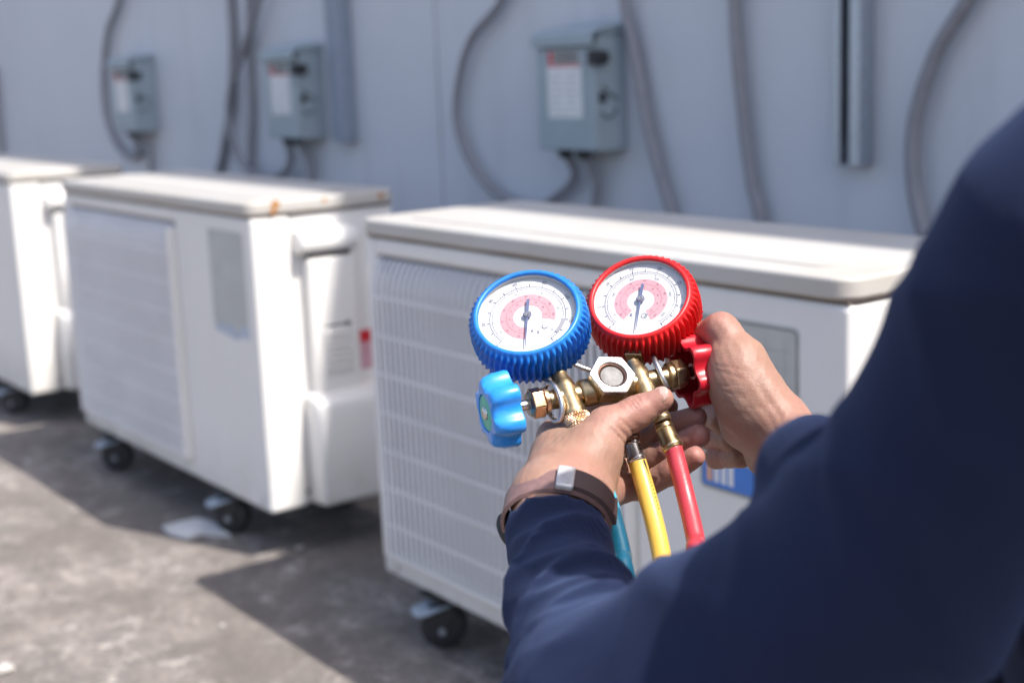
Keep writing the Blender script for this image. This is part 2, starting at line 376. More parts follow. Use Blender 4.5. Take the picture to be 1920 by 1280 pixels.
# ------------------------------------------------------------------ outdoor units
XR = [-1.022, -2.487, -3.945]; UW = 1.037; YF = 1.208; YB = 1.53; ZB = .098; ZT = .6905
def slat_mesh():
    # one vertical grille bar, curving back into the casing at its top end
    prof = []; z0, z1 = .145, .655
    path = [(0, z0), (0, .60), (.001, .614), (.005, .629), (.0115, .643), (.020, .655)]
    b = MB(); w = .0041; d = .0022; vs = []; fs = []
    for (y, z) in path:
        vs += [(-w, y+d, z), (-w*.45, y, z), (w*.45, y, z), (w, y+d, z)]
    for i in range(len(path)-1):
        for k in range(3):
            a = i*4+k; fs.append((a, a+1, a+5, a+4))
    fs.append((0, 3, 2, 1))
    return b.add(vs, fs).mesh('slat')
SLAT = slat_mesh()
def make_unit():
    u = empty('outdoor_unit', (0, 0, 0))
    L, Rr = -UW, 0.0
    # casing: main box set in behind front shell
    obj('casing', MB().box((L+.004, YF+.085, ZB+.004), (Rr-.006, YB, ZT-.001)), M['casing'], u, bevel=.004)
    # front shell with grille opening : frame of four strips + right blank panel
    gx0, gx1, gz0, gz1 = L+.030, L+.672, .140, .660
    poly = MB()
    yb = YF+.085
    poly.box((L, YF, ZB), (gx0, yb, ZT)); poly.box((gx0, YF, ZB), (gx1, yb, gz0)); poly.box((gx0, YF, gz1), (gx1, yb, ZT)); poly.box((gx1, YF, ZB), (Rr, yb, ZT))
    sh = poly.mesh('front_panel')
    bm = bmesh.new(); bm.from_mesh(sh); bmesh.ops.remove_doubles(bm, verts=bm.verts, dist=1e-5)
    # drop the internal faces shared between strips
    seen = {}
    for f in bm.faces: seen.setdefault(tuple(sorted(v.index for v in f.verts)), []).append(f)
    bm.to_mesh(sh); bm.free()
    fp = obj('front_panel', poly, M['casing'], u, bevel=.009, segs=3)
    obj('panel_screw', MB().lathe((L+.05, YF-.001, ZB+.021), (0, -1, 0), [(.005, 0), (.005, .001), (.003, .002)], 10), M['galv'], u)
    obj('panel_screw', MB().lathe((Rr-.03, YF-.001, ZB+.021), (0, -1, 0), [(.005, 0), (.005, .001), (.003, .002)], 10), M['galv'], u)
    obj('grille_backing', MB().box((gx0-.004, YF+.012, gz0-.004), (gx1+.004, YF+.03, gz1+.004)), M['back'], u)
    # raised grille: left, right and bottom rims
    rim = MB()
    rim.box((gx0, YF-.018, gz0), (gx0+.007, YF+.014, gz1-.012)); rim.box((gx1-.007, YF-.018, gz0), (gx1, YF+.014, gz1-.012)); rim.box((gx0+.0072, YF-.017, gz0), (gx1-.0072, YF+.014, gz0+.008))
    obj('grille_rim', rim, M['casing'], u, bevel=.003)
    ns = 38
    for k in range(ns):
        x = gx0+.0155+(gx1-gx0-.031)*k/(ns-1)
        s = obj('slat', SLAT, M['grille'], u, local=True); s.location = (x, YF-.018, 0)
    bar = MB().box((gx0+.007, YF-.0150, -.0018), (gx1-.007, YF-.0085, .0018)).mesh('grille_bar')
    for k in range(7):
        s = obj('grille_bar', bar, M['grille'], u, local=True); s.location = (0, 0, .594-.0657*k)
    # lid : rounded plan, folded lip
    lid = MB(); w = UW+.009; d = YB-YF+.016; cx, cy = (L+Rr)/2, (YF+YB)/2
    ex, ey, ez = np.eye(3)
    lid.prism(rrect(w, d, .028, 6), (cx, cy, 0), ex, ey, ez, .6945, .7205)
    obj('lid', lid, M['lid'], u, smooth=40, bevel=.0045, segs=3)
    obj('lid_gap', MB().box((L+.003, YF+.003, ZT-.002), (Rr-.003, YB-.002, .6950)), M['gapdirt'], u)
    rg = MB(); rg.prism(rrect(w-.14, d-.10, .03, 6), (cx, cy, 0), ex, ey, ez, .7205, .7225)
    obj('lid_raised_field', rg, M['lid'], u, bevel=.002)
    # right side : service cover
    sc = MB(); cx0 = Rr-.008
    yz = lambda y0, y1, z0, z1, x1, b: b.box((cx0, y0, z0), (x1, y1, z1))
    c1 = obj('service_cover', yz(1.315, 1.425, .325, .602, Rr+.020, MB()), M['casing'], u, bevel=.008, segs=3)
    hd = MB(); prof = [(0, .610), (.030, .612), (.040, .622), (.042, .640), (.034, .655), (.012, .662), (0, .663)]
    hd.prism([(p[0], p[1]) for p in prof], (Rr-.008, 0, 0), ex, ez, -ey, -1.428, -1.298)
    obj('cover_hood', hd, M['casing'], c1, smooth=50, bevel=.006, segs=3)
    obj('handle_recess', MB().box((Rr-.006, 1.325, .586), (Rr+.0135, 1.415, .612)), M['dark'], c1)
    obj('slot', MB().box((Rr+.019, 1.345, .461), (Rr+.0207, 1.398, .465)), M['dark'], c1)
    obj('slot_knob', MB().lathe((Rr+.018, 1.396, .464), (1, 0, 0), [(.005, 0), (.005, .006), (.003, .007)], 10), M['dark'], c1)
    for k in range(7):
        obj('louvre', MB().prism([(0, 0), (.008, .002), (.008, .005), (0, .009)], (Rr+.019, 0, .372+.0125*k), ex, ez, -ey, -1.404, -1.342), M['casing'], c1)
    vc = MB(); vp = [(0, ZB+.002), (.066, ZB+.008), (.066, .290), (.058, .318), (.03, .330), (0, .331)]
    vc.prism(vp, (Rr-.008, 0, 0), ex, ez, -ey, -(YB-.012), -1.300)
    obj('valve_cover', vc, M['casing'], u, smooth=40, bevel=.010, segs=3)
    obj('side_bolt', MB().lathe((Rr-.007, 1.297-.004, ZB+.03), (1, 0, 0), [(.005, 0), (.005, .004), (.002, .006)], 10), M['dark'], u)
    # braked castors: top plate, dark fork, black wheel, pale brake tab
    for i, (x, y, sg) in enumerate(((L+.150, YF+.022, -1), (Rr-.235, YF+.022, -1), (L+.150, YB-.03, 1), (Rr-.235, YB-.03, 1))):
        an = R((-42, -50, -35, -60)[i]); ax_ = np.array([math.cos(an), math.sin(an), 0]); fx_ = np.array([-ax_[1], ax_[0], 0]); c = np.array([x, y, 0])
        pt = MB(); pt.box((x-.032, y-.030, ZB-.0065), (x+.032, y+.030, ZB-.0015)); pt.lathe((x, y, ZB-.017), (0, 0, 1), [(.020, 0), (.024, .0100)], 18)
        for sd in (-1, 1):
            pt.prism([(-.024, .082), (.024, .082), (.020, .060), (.006, .030), (-.006, .030), (-.020, .060)], c+ax_*sd*.0205, fx_, ez, ax_, -.0016, .0016)
        ca = obj('castor', pt, M['rubber'], u, bevel=.0015)
        obj('castor_wheel', MB().lathe(c-ax_*.0175+np.array([0, 0, .0402]), ax_, [(.012, 0), (.030, 0), (.038, .004), (.0398, .0175), (.038, .031), (.030, .035), (.012, .035)], 28), M['rubber'], ca, smooth=50)
        obj('axle_bolt', MB().lathe(c-ax_*.027+np.array([0, 0, .036]), ax_, [(.0065, 0), (.0065, .054)], 10), M['hub'], ca)
        td = nrm(np.array([-.25, sg, -.22])); tx = nrm(np.cross(td, ez)); tz = np.cross(tx, td); tz = tz if tz[2] > 0 else -tz
        tb = MB(); tb.prism(rrect(.050, .086, .017, 5), c+td*.012+np.array([0, 0, .077]), tx, td, tz, 0, .005)
        obj('brake_tab', tb, M['footpaint'], ca, bevel=.0015)
    return u
proto = make_unit()
units = [proto]+[copy_tree(proto) for _ in range(2)]
labs = ['white outdoor air conditioner unit directly behind the gauges, with outlined panel and blue sticker',
        'white outdoor air conditioner unit with a torn grey sticker and rust-spotted lid',
        'white outdoor air conditioner unit farthest along the row, cut off by the photo edge']
for o, x, l in zip(units, XR, labs):
    o.location.x = x; tag(o, l, 'air conditioner', 'outdoor air conditioner units in a row by the wall')
ex, ey, ez = np.eye(3)
# the outlined panel and blue sticker of the near unit
x0, x1, z0, z1 = XR[0]-.238, XR[0]-.072, .432, .655
pl = MB(); pl.prism(rrect(x1-x0, z1-z0, .008), ((x0+x1)/2, YF, (z0+z1)/2), ex, ez, -ey, -.001, .0012)
ps = obj('diagram_sticker', pl, M['sticker'], units[0])
ol = MB(); w, h = x1-x0-.006, z1-z0-.006
o1 = rrect(w, h, .008); o2 = rrect(w-.0036, h-.0036, .007); nn = len(o1); c = np.array([(x0+x1)/2, YF-.0016, (z0+z1)/2])
ol.add([c+ex*p[0]+ez*p[1] for p in o1]+[c+ex*p[0]+ez*p[1] for p in o2], [(k, (k+1) % nn, nn+(k+1) % nn, nn+k) for k in range(nn)])
obj('sticker_outline', ol, M['stickline'], ps)
dg = MB()
for k in range(6): dg.box((x0+.012, YF-.0016, z1-.030-.021*k), (x1-.012, YF-.0012, z1-.0293-.021*k))
for k in range(5): dg.box((x0+.02+.031*k, YF-.0016, .53), (x0+.0206+.031*k, YF-.0012, z1-.015))
obj('faint_diagram', dg, M['stickprint'], ps)
bx, bz = x0+.006, .4375
bs = obj('blue_sticker', MB().box((bx, YF-.0022, bz), (bx+.112, YF-.0010, bz+.036)), M['blueprint'], units[0])
for k in range(4):
    obj('stripe', MB().box((bx+.0085+.0125*k, YF-.0030, bz+.006), (bx+.0165+.0125*k, YF-.0021, bz+.032)), M['orangeprint'] if k == 0 else M['whiteprint'], bs)
# torn sticker of the middle unit
x0, x1 = XR[1]-.196, XR[1]-.040
t_ = MB(); pts = [(x0, .66), (x1, .66), (x1, .472)]
for k in range(9): pts.append((x1-(x1-x0)*(k+.5)/9, .468+.010*math.sin(k*2.1)+.004*math.cos(k*5)))
pts.append((x0, .474))
t_.prism([(p[0], p[1]) for p in pts], (0, YF, 0), ex, ez, -ey, -.001, .0012)
ts = obj('torn_sticker', t_, M['sticker'], units[1])
obj('sticker_residue', MB().prism([(x0-.002, .485), (x0+.001, .452), (x0+.06, .446), (x0+.10, .441), (x1-.03, .450), (x1+.001, .448), (x1, .485)], (0, YF, 0), ex, ez, -ey, -.001, .0006), M['adhesive'], ts)
rs = obj('warning_sticker', MB().box((XR[1]-.007, 1.432, .358), (XR[1]-.0052, 1.49, .44)), M['pinkprint'], units[1])
obj('red_block', MB().box((XR[1]-.0054, 1.434, .415), (XR[1]-.0044, 1.488, .438)), M['redprint'], rs)
# rust blister at the lid edge
rust = paint('rust', (.42, .19, .05), .9, var=.35, nscale=120)
for (y, z, s) in ((1.262, .712, .011), (1.256, .700, .008), (1.37, .712, .006), (1.50, .709, .008)):
    rb = MB(); rb.add([(XR[1]+.0052, y+s*math.cos(a)*(.8+.3*math.sin(3*a)), z+s*.9*math.sin(a)) for a in np.linspace(0, 2*math.pi, 13)[:-1]], [tuple(range(12))])
    obj('rust_spot', rb, rust, units[1])

# ------------------------------------------------------------------ wall gear
def text_mesh(txt, size):
    cu = bpy.data.curves.new('lettering', 'FONT'); cu.body = txt; cu.size = size; cu.align_x = 'CENTER'; cu.align_y = 'CENTER'; cu.resolution_u = 2
    o = bpy.data.objects.new('lettering', cu); COL.objects.link(o)
    me = bpy.data.meshes.new_from_object(o.evaluated_get(bpy.context.evaluated_depsgraph_get()))
    bpy.data.objects.remove(o); bpy.data.curves.remove(cu); return me
def make_switch():
    b = empty('switch_box', (0, 0, 0)); w = .222; y0, y1 = 2.172, WY-.001; z0, z1 = .746, .992
    body = obj('enclosure', MB().box((-w, y0+.012, z0), (0, y1, z1+.03)), M['box'], b, bevel=.004)
    obj('door', MB().box((-w-.002, y0, z0+.002), (-.001, y0+.0115, z1)), M['box'], b, bevel=.004)
    hd = MB(); hd.prism([(y0-.012, z1+.002), (y0-.012, z1+.030), (y0+.02, z1+.046), (y1-.001, z1+.052), (y1-.001, z1+.031), (y0-.006, z1+.031-.003), (y0-.006, z1+.002)], (0, 0, 0), ey, ez, ex, -w-.006, .006)
    obj('rain_hood', hd, M['box'], b, bevel=.003)
    lb = obj('rating_label', MB().box((-w+.044, y0-.0012, .826), (-.050, y0-.0002, .950)), M['whiteprint'], b)
    pr = MB()
    for k in range(7):
        for (xa, xb) in ((-w+.05, -w+.105), (-w+.113, -.058)):
            pr.box((xa, y0-.0019, .836+.0158*k), (xb-.012*((k*7) % 3)*.3, y0-.0012, .8382+.0158*k))
    obj('label_print', pr, M['greyprint'], lb)
    hb = obj('warning_header', MB().box((-w+.050, y0-.0012, .9535), (-.056, y0-.0002, .984)), M['whiteprint'], b)
    rd = MB(); rd.box((-w+.051, y0-.0019, .9545), (-w+.066, y0-.0012, .9835)); rd.box((-w+.046, y0-.0019, .9475), (-.051, y0-.0012, .9515))
    obj('red_band', rd, M['redprint'], hb)
    bk = MB()
    for k in range(4): bk.box((-w+.070, y0-.0019, .9555+.0073*k), (-.058, y0-.0012, .9605+.0073*k))
    obj('black_band', bk, M['blackprint'], hb)
    hn = MB(); hn.lathe((-.001, y0+.022, .966), (1, 0, 0), [(.017, 0), (.017, .012), (.012, .016)], 18); hn.box((-.010, y0-.016, .948), (.014, y0+.006, .984))
    obj('switch_handle', hn, M['blackprint'], b, bevel=.003)
    lt = MB(); lt.tube(spline([(.004, y0+.02, .90), (.008, y0+.035, .885), (.006, y0+.055, .872), (.004, y0+.07, .865)], 5), .0018, 8)
    lt.box((.0002, y0+.012, .862), (.004, y0+.03, .885)); lt.tube(spline([(.004, y0+.012, .84), (.007, y0+.03, .826), (.007, y0+.05, .832), (.004, y0+.06, .85)], 5), .0018, 8)
    obj('door_latch', lt, M['blackprint'], b)
    for x in (-.185, -.115): obj('conduit_fitting', MB().lathe((x, 2.225, z0+.001), (0, 0, -1), [(.020, 0), (.020, .010), (.017, .012), (.017, .022)], 14), M['rubber'], b)
    return b
sw = make_switch(); sws = [sw, copy_tree(sw), copy_tree(sw)]
for o, x, l in zip(sws, (-2.601, -4.067, -5.415), (
        'largest grey switch box, on the wall above the unit behind the gauges',
        'grey switch box on the wall beside the paired strut channel, middle of the three boxes',
        'grey switch box on the wall inside a conduit loop, farthest of the boxes')):
    o.location.x = x; tag(o, l, 'switch box', 'switch boxes along the wall')
def conduit(pts, r, label, y=2.243, cat='conduit'):
    P = spline([(p[0]*.989, p[2] if len(p) > 2 else y, .97+(p[1]-.97)*.989) for p in pts], 10)
    base = P[-1]
    o = tag(empty('flexible_conduit', base), label, cat, 'flexible conduits on the wall')
    b = MB(); b.tube(P, r, 14); obj('conduit_sheath', b, M['conduit'], o, smooth=180)
    # moulded rings of the flexible jacket
    return o
up = .97
conduit([(-2.93, 2.2), (-2.95, 1.5), (-3.0, 1.25), (-3.09, 1.12), (-3.23, 1.03), (-3.3, .92), (-3.32, .80), (-3.26, .69), (-3.15, .615), (-2.99, .585), (-2.88, .62), (-2.805, .675), (-2.817, .738, 2.225)], .0115, 'grey conduit looping under and into the nearest switch box')
conduit([(-2.746, .738, 2.225), (-2.722, .66), (-2.742, .56), (-2.76, .40), (-2.76, .1)], .0115, 'short grey conduit dropping straight from the nearest switch box')
conduit([(-2.64, 2.2), (-2.63, 1.4), (-2.60, 1.10), (-2.566, .97), (-2.53, .82), (-2.49, .70), (-2.44, .58), (-2.38, .42), (-2.36, .1)], .0135, 'grey conduit slanting down past the side of the nearest switch box')
conduit([(-2.25, 2.2), (-2.25, 1.5), (-2.24, 1.08), (-2.23, .94), (-2.21, .79), (-2.19, .68), (-2.16, .56), (-2.12, .1)], .0145, 'grey conduit hanging down the wall between nearest switch box and slotted channel')
conduit([(-1.45, 2.2), (-1.53, 1.4), (-1.60, 1.13), (-1.65, 1.04), (-1.715, .95), (-1.76, .83), (-1.765, .73), (-1.75, .65), (-1.72, .57), (-1.66, .4), (-1.62, .1)], .0145, 'grey conduit bending out beside the slotted channel near the shoulder')
conduit([(-5.5, 2.2), (-5.58, 1.5), (-5.71, 1.27), (-5.86, 1.15), (-5.955, .97), (-5.965, .80), (-5.87, .68), (-5.74, .635), (-5.64, .66), (-5.662, .738, 2.225)], .0135, 'grey conduit looping round and into the farthest switch box')
conduit([(-5.591, .738, 2.225), (-5.535, .66), (-5.54, .5), (-5.54, .1)], .0115, 'short grey conduit dropping straight from the farthest switch box')
conduit([(-4.70, 2.2), (-4.70, 1.4), (-4.71, 1.21), (-4.72, 1.05), (-4.78, .84), (-4.87, .67), (-4.95, .52), (-5.0, .1)], .0145, 'straight grey conduit crossing behind the middle conduit loop', 2.253)
conduit([(-4.28, 2.2), (-4.36, 1.4), (-4.44, 1.20), (-4.56, 1.06), (-4.69, .92), (-4.735, .81), (-4.69, .67), (-4.55, .605), (-4.39, .61), (-4.29, .66), (-4.299, .738, 2.225)], .0135, 'grey conduit looping under and into the middle switch box', 2.225)
conduit([(-4.50, 2.2), (-4.53, 1.4), (-4.58, 1.10), (-4.59, .99), (-4.60, .84), (-4.64, .66), (-4.66, .4), (-4.66, .1)], .012, 'grey conduit hanging between the loop and the middle switch box', 2.25)
conduit([(-4.228, .738, 2.225), (-4.186, .66), (-4.195, .55), (-4.2, .1)], .0115, 'short grey conduit dropping straight from the middle switch box')
conduit([(-7.45, 1.035), (-7.455, .9), (-7.47, .6), (-7.47, .1)], .014, 'dark short conduit stub standing at the far end of the wall')
# slotted strut channel and far twin channel
st = tag(empty('strut_channel', (-1.88, WY, .735)), 'metal slotted strut channel fixed upright on the wall with open dark slot', 'strut channel')
b = MB(); x0, x1, y0 = -1.928, -1.862, 2.225
b.box((x0, y0, .735), (x0+.016, WY-.001, 3.6)); b.box((x0+.040, y0, .735), (x1, WY-.001, 3.6)); 
obj('channel_rail', b, M['strut'], st, bevel=.002)
obj('channel_web', MB().box((x0+.0162, WY-.008, .735), (x0+.0398, WY-.001, 3.6)), M['dark'], st)
obj('channel_bolt', MB().lathe((x0+.028, WY-.008, .765), (0, -1, 0), [(.008, 0), (.008, .010), (.004, .012)], 8), M['galv'], st)
st2 = tag(empty('wall_channel', (-3.915, WY, .73)), 'painted blue-grey twin channel running up the wall beside the middle switch box', 'wall channel')
b = MB(); b.box((-3.985, 2.24, .742), (-3.935, WY-.001, 3.6)); b.box((-3.922, 2.225, .735), (-3.872, WY-.001, 3.6))
obj('channel_rail', b, M['channel'], st2, bevel=.003)

# scrap on the floor
sc = MB(); c0 = PX(365, 990, 2.75); k = (0-CAMZ)/(c0[2]-CAMZ); gp = lambda px, py: (lambda d: CAM+d*(-CAMZ/d[2]))(PX(px, py, 1.)-CAM)
pts = [gp(*q) for q in ((305, 990), (370, 975), (405, 985), (432, 1008), (380, 1003), (352, 1012), (318, 1004))]
sc.add([p+np.array([0, 0, .001]) for p in pts]+[p+np.array([0, 0, .007]) for p in pts], [tuple(range(6, -1, -1)), tuple(range(7, 14))]+[(i, (i+1) % 7, 7+(i+1) % 7, 7+i) for i in range(7)])
tag(obj('mortar_scrap', sc, M['scrap'], None), 'flat pale broken scrap lying on the concrete by a castor', 'scrap')
def pebble(px, py, s):
    b = bmesh.new(); bmesh.ops.create_icosphere(b, subdivisions=2, radius=s)
    for v in b.verts: v.co *= 1+.25*math.sin(v.co.x*5/s+px)*math.cos(v.co.y*4/s); v.co.z *= .5
    me = bpy.data.meshes.new('pebble'); b.to_mesh(me); b.free(); p = gp(px, py)
    o = obj('pebble', me, M['stone']); o.location = (p[0], p[1], s*.35); return o
for (px, py, s, l) in ((417, 1173, .005, 'small pale pebble on the concrete at the edge of the near unit shadow'),
                       (562, 1028, .008, 'larger pale pebble in the shade between two units'), (8, 1258, .016, 'pale stone in the sun at the lower corner of the floor')):
    tag(pebble(px, py, s), l, 'pebble', 'pebbles on the rooftop')
#__PART2__
# ------------------------------------------------------------------ gauge manifold
uu = nrm(DV(.935, .175, .30)); wd = nrm(DV(.30, -.77, -.486)); wd = nrm(wd-uu*np.dot(wd, uu)); nb = np.cross(uu, wd)
if np.dot(nb, Fw) > 0: nb = -nb
B0 = PX(1145, 727, .962)
man = tag(empty('gauge_manifold', B0), 'brass two-gauge manifold with one blue and one red dial held in both hands', 'gauge manifold')
xL, xR_ = B0-uu*.0315, B0+uu*.0225
br = MB()
body = MB().lathe(B0-uu*.0225, uu, [(.0088, 0), (.0096, .001), (.0096, .036), (.0088, .037)], 28)
bodyo = obj('manifold_body', body, M['brass'], man, smooth=40)
bar = MB().lathe(B0-uu*.048, uu, [(.0066, 0), (.0066, .0935)], 26)
obj('cross_bar', bar, M['brass'], man, smooth=40)
for c, up_, dn in ((xL, .0140, .016), (xR_, .0120, .022)):
    b = MB().lathe(c+wd*dn, -wd, [(.0074, 0), (.0082, .002), (.0082, .004), (.0080, .006), (.0081, dn+up_-.008), (.0076, dn+up_-.004), (.0060, dn+up_), (.0058, dn+up_+.004)], 28)
    obj('valve_column', b, M['brass'], man, smooth=50)
def hexa(r, rot=0): return [(r*math.cos(R(60*k+rot)), r*math.sin(R(60*k+rot))) for k in range(6)]
# sight glass in the middle
HX0 = B0-uu*.0026; hx, hy = nrm(Rt-nb*np.dot(Rt, nb)), None; hx = nrm(hx+.02*Up-nb*np.dot(hx+.02*Up, nb)); hy = np.cross(nb, hx)
b = MB().prism(hexa(.0157, 4), HX0, hx, hy, nb, .003, .0138); obj('sight_glass_boss', b, M['brass'], man, bevel=.0008)
def ringprism(outer, r_in, c, ex, ey, ez, h0, h1, nseg=48):
    n = len(outer); ang = np.linspace(0, 2*math.pi, nseg, endpoint=False); vs = []
    def hexr(a):
        best = 1e9
        for k in range(n):
            p, q = np.array(outer[k]), np.array(outer[(k+1) % n]); e = q-p; d = np.array([math.cos(a), math.sin(a)])
            nn_ = np.array([e[1], -e[0]]); den = nn_@d
            if den > 1e-9: best = min(best, (nn_@p)/den)
        return best
    for h, f in ((h0, 1), (h1, 1)):
        for a in ang: r = hexr(a); vs.append(c+ex*r*math.cos(a)+ey*r*math.sin(a)+ez*h)
    for h in (h1, h1-.003):
        for a in ang: vs.append(c+ex*r_in*math.cos(a)+ey*r_in*math.sin(a)+ez*h)
    fs = []
    for j in range(3):
        for k in range(nseg): l = (k+1) % nseg; fs.append((j*nseg+k, j*nseg+l, (j+1)*nseg+l, (j+1)*nseg+k))
    return MB().add(vs, fs)
sg = obj('sight_glass_nut', ringprism(hexa(.0162, 4), .0097, HX0, hx, hy, nb, .0139, .0178, 72), M['chrome'], man, bevel=.0007)
obj('sight_ring', MB().lathe(HX0+nb*.0148, nb, [(.0098, .0016), (.0088, .0014), (.0078, .0006), (.0076, 0)], 40, caps=False), M['darkmetal'], sg, smooth=60)  # ring coloured dark to paint in the shade of a deeper recess
obj('sight_glass', MB().lathe(HX0+nb*.0147, nb, [(.0077, 0), (.0077, .0004), (.005, .0009), (0, .0011)], 36), M['glassdisc'], sg, smooth=60)
# packing nuts, stems, knobs
for s, d0, nm in ((-1, .0455, 'copper'), (1, .0415, 'brass')):
    a = uu*s; c = B0+a*d0; hx2, hy2, _ = frame(a, wd)
    b = MB().lathe(c, a, [(.0075, 0), (.0092, .0012), (.0092, .0035), (.0080, .0042)], 26)
    nut = obj('packing_nut', MB().prism(hexa(.0106, 12), c, hx2, hy2, a, .0043, .0128), M[nm], man, bevel=.0009)
    obj('nut_collar', b, M[nm], nut, smooth=40)
    obj('nut_shoulder', MB().lathe(c+a*.0129, a, [(.0088, 0), (.0074, .0016), (.0045, .0018)], 26), M['brass'], nut, smooth=40)
    obj('valve_stem', MB().lathe(c+a*.0146, a, [(.0036, 0), (.0036, .021)], 18), M['chrome' if s < 0 else 'darkmetal'], man, smooth=40)
def knob(s, d0, d1, mat):
    """fluted cup-shaped knob: closed outer end, open towards the valve"""
    a = uu*s; c = B0; kx, ky, _ = frame(a, wd); NS = 112; vs = []; fs = []
    def rad(t, base): # seven rounded lobes
        q = math.cos(6*t+.3); return base*(1+.13*math.copysign(abs(q)**.7, q))
    L = d1-d0
    prof = [(.0185, .0035), (.0195, 0), (.0222, 0), (.0228, .002), (.0222, L*.55), (.0205, L*.86), (.0185, L-.0006), (.0140, L), (.0128, L-.0004), (.0124, L-.0022), (.0001, L-.0022)]
    inner = [(.0001, L-.0045), (.0185, L-.006), (.0192, .004)]
    allp = inner+prof
    for (r, h) in allp:
        for k in range(NS):
            t = 2*math.pi*k/NS; rr = rad(t, r) if r > .0142 else r
            vs.append(c+a*(d0+h)+(kx*math.cos(t)+ky*math.sin(t))*rr)
    for i in range(len(allp)-1):
        for k in range(NS): l = (k+1) % NS; fs.append((i*NS+k, i*NS+l, (i+1)*NS+l, (i+1)*NS+k))
    o = obj('valve_knob', MB().add(vs, fs), mat, man, smooth=42)
    obj('knob_socket', MB().lathe(c+a*(d0+.006), a, [(.0058, 0), (.0058, L-.010)], 20), mat, o, smooth=40)
    obj('knob_cap', MB().lathe(c+a*(d1-.0021), a, [(.0121, 0), (.0121, .0010), (.0116, .0014), (0, .0014)], 40), M['green'], o, smooth=40)
    sc_ = MB().lathe(c+a*(d1-.0007), a, [(.0046, 0), (.0046, .0008), (.0034, .0018), (.0016, .0020), (.0014, .0008), (0, .0008)], 20)
    obj('cap_screw', sc_, M['chrome'], o, smooth=50)
    return o
knob(-1, .0705, .0905, M['blueknob']); knob(1, .0550, .0785, M['redknob'])
# wire hanging hook
def ringpts(c, rx, ry, ax_, ay_, a0, a1, n=28): return [c+ax_*rx*math.cos(t)+ay_*ry*math.sin(t) for t in np.linspace(a0, a1, n)]
hk = MB()
cl = B0-uu*.0425; cr = B0+uu*.0385
tilt = nrm(uu*.16+nb*0); 
pl_ = ringpts(cl+wd*.002, .0095, .0140, nrm(nb+uu*.25), wd, R(-90)+.5, R(270)+.35)
pr_ = ringpts(cr-wd*.003, .0095, .0140, nrm(nb-uu*.45), wd, R(-90)-.3, R(270)-.5)
mid = spline([pl_[0], cl-nb*.012-wd*.030, B0-uu*.022-nb*.016-wd*.040, B0-nb*.018-wd*.027, B0+uu*.018-nb*.018-wd*.030, pr_[0]], 8)
hk.tube(list(reversed(pl_))+mid[1:-1]+pr_, .0019, 10)
obj('hanging_hook', hk, M['steel'], man, smooth=180)
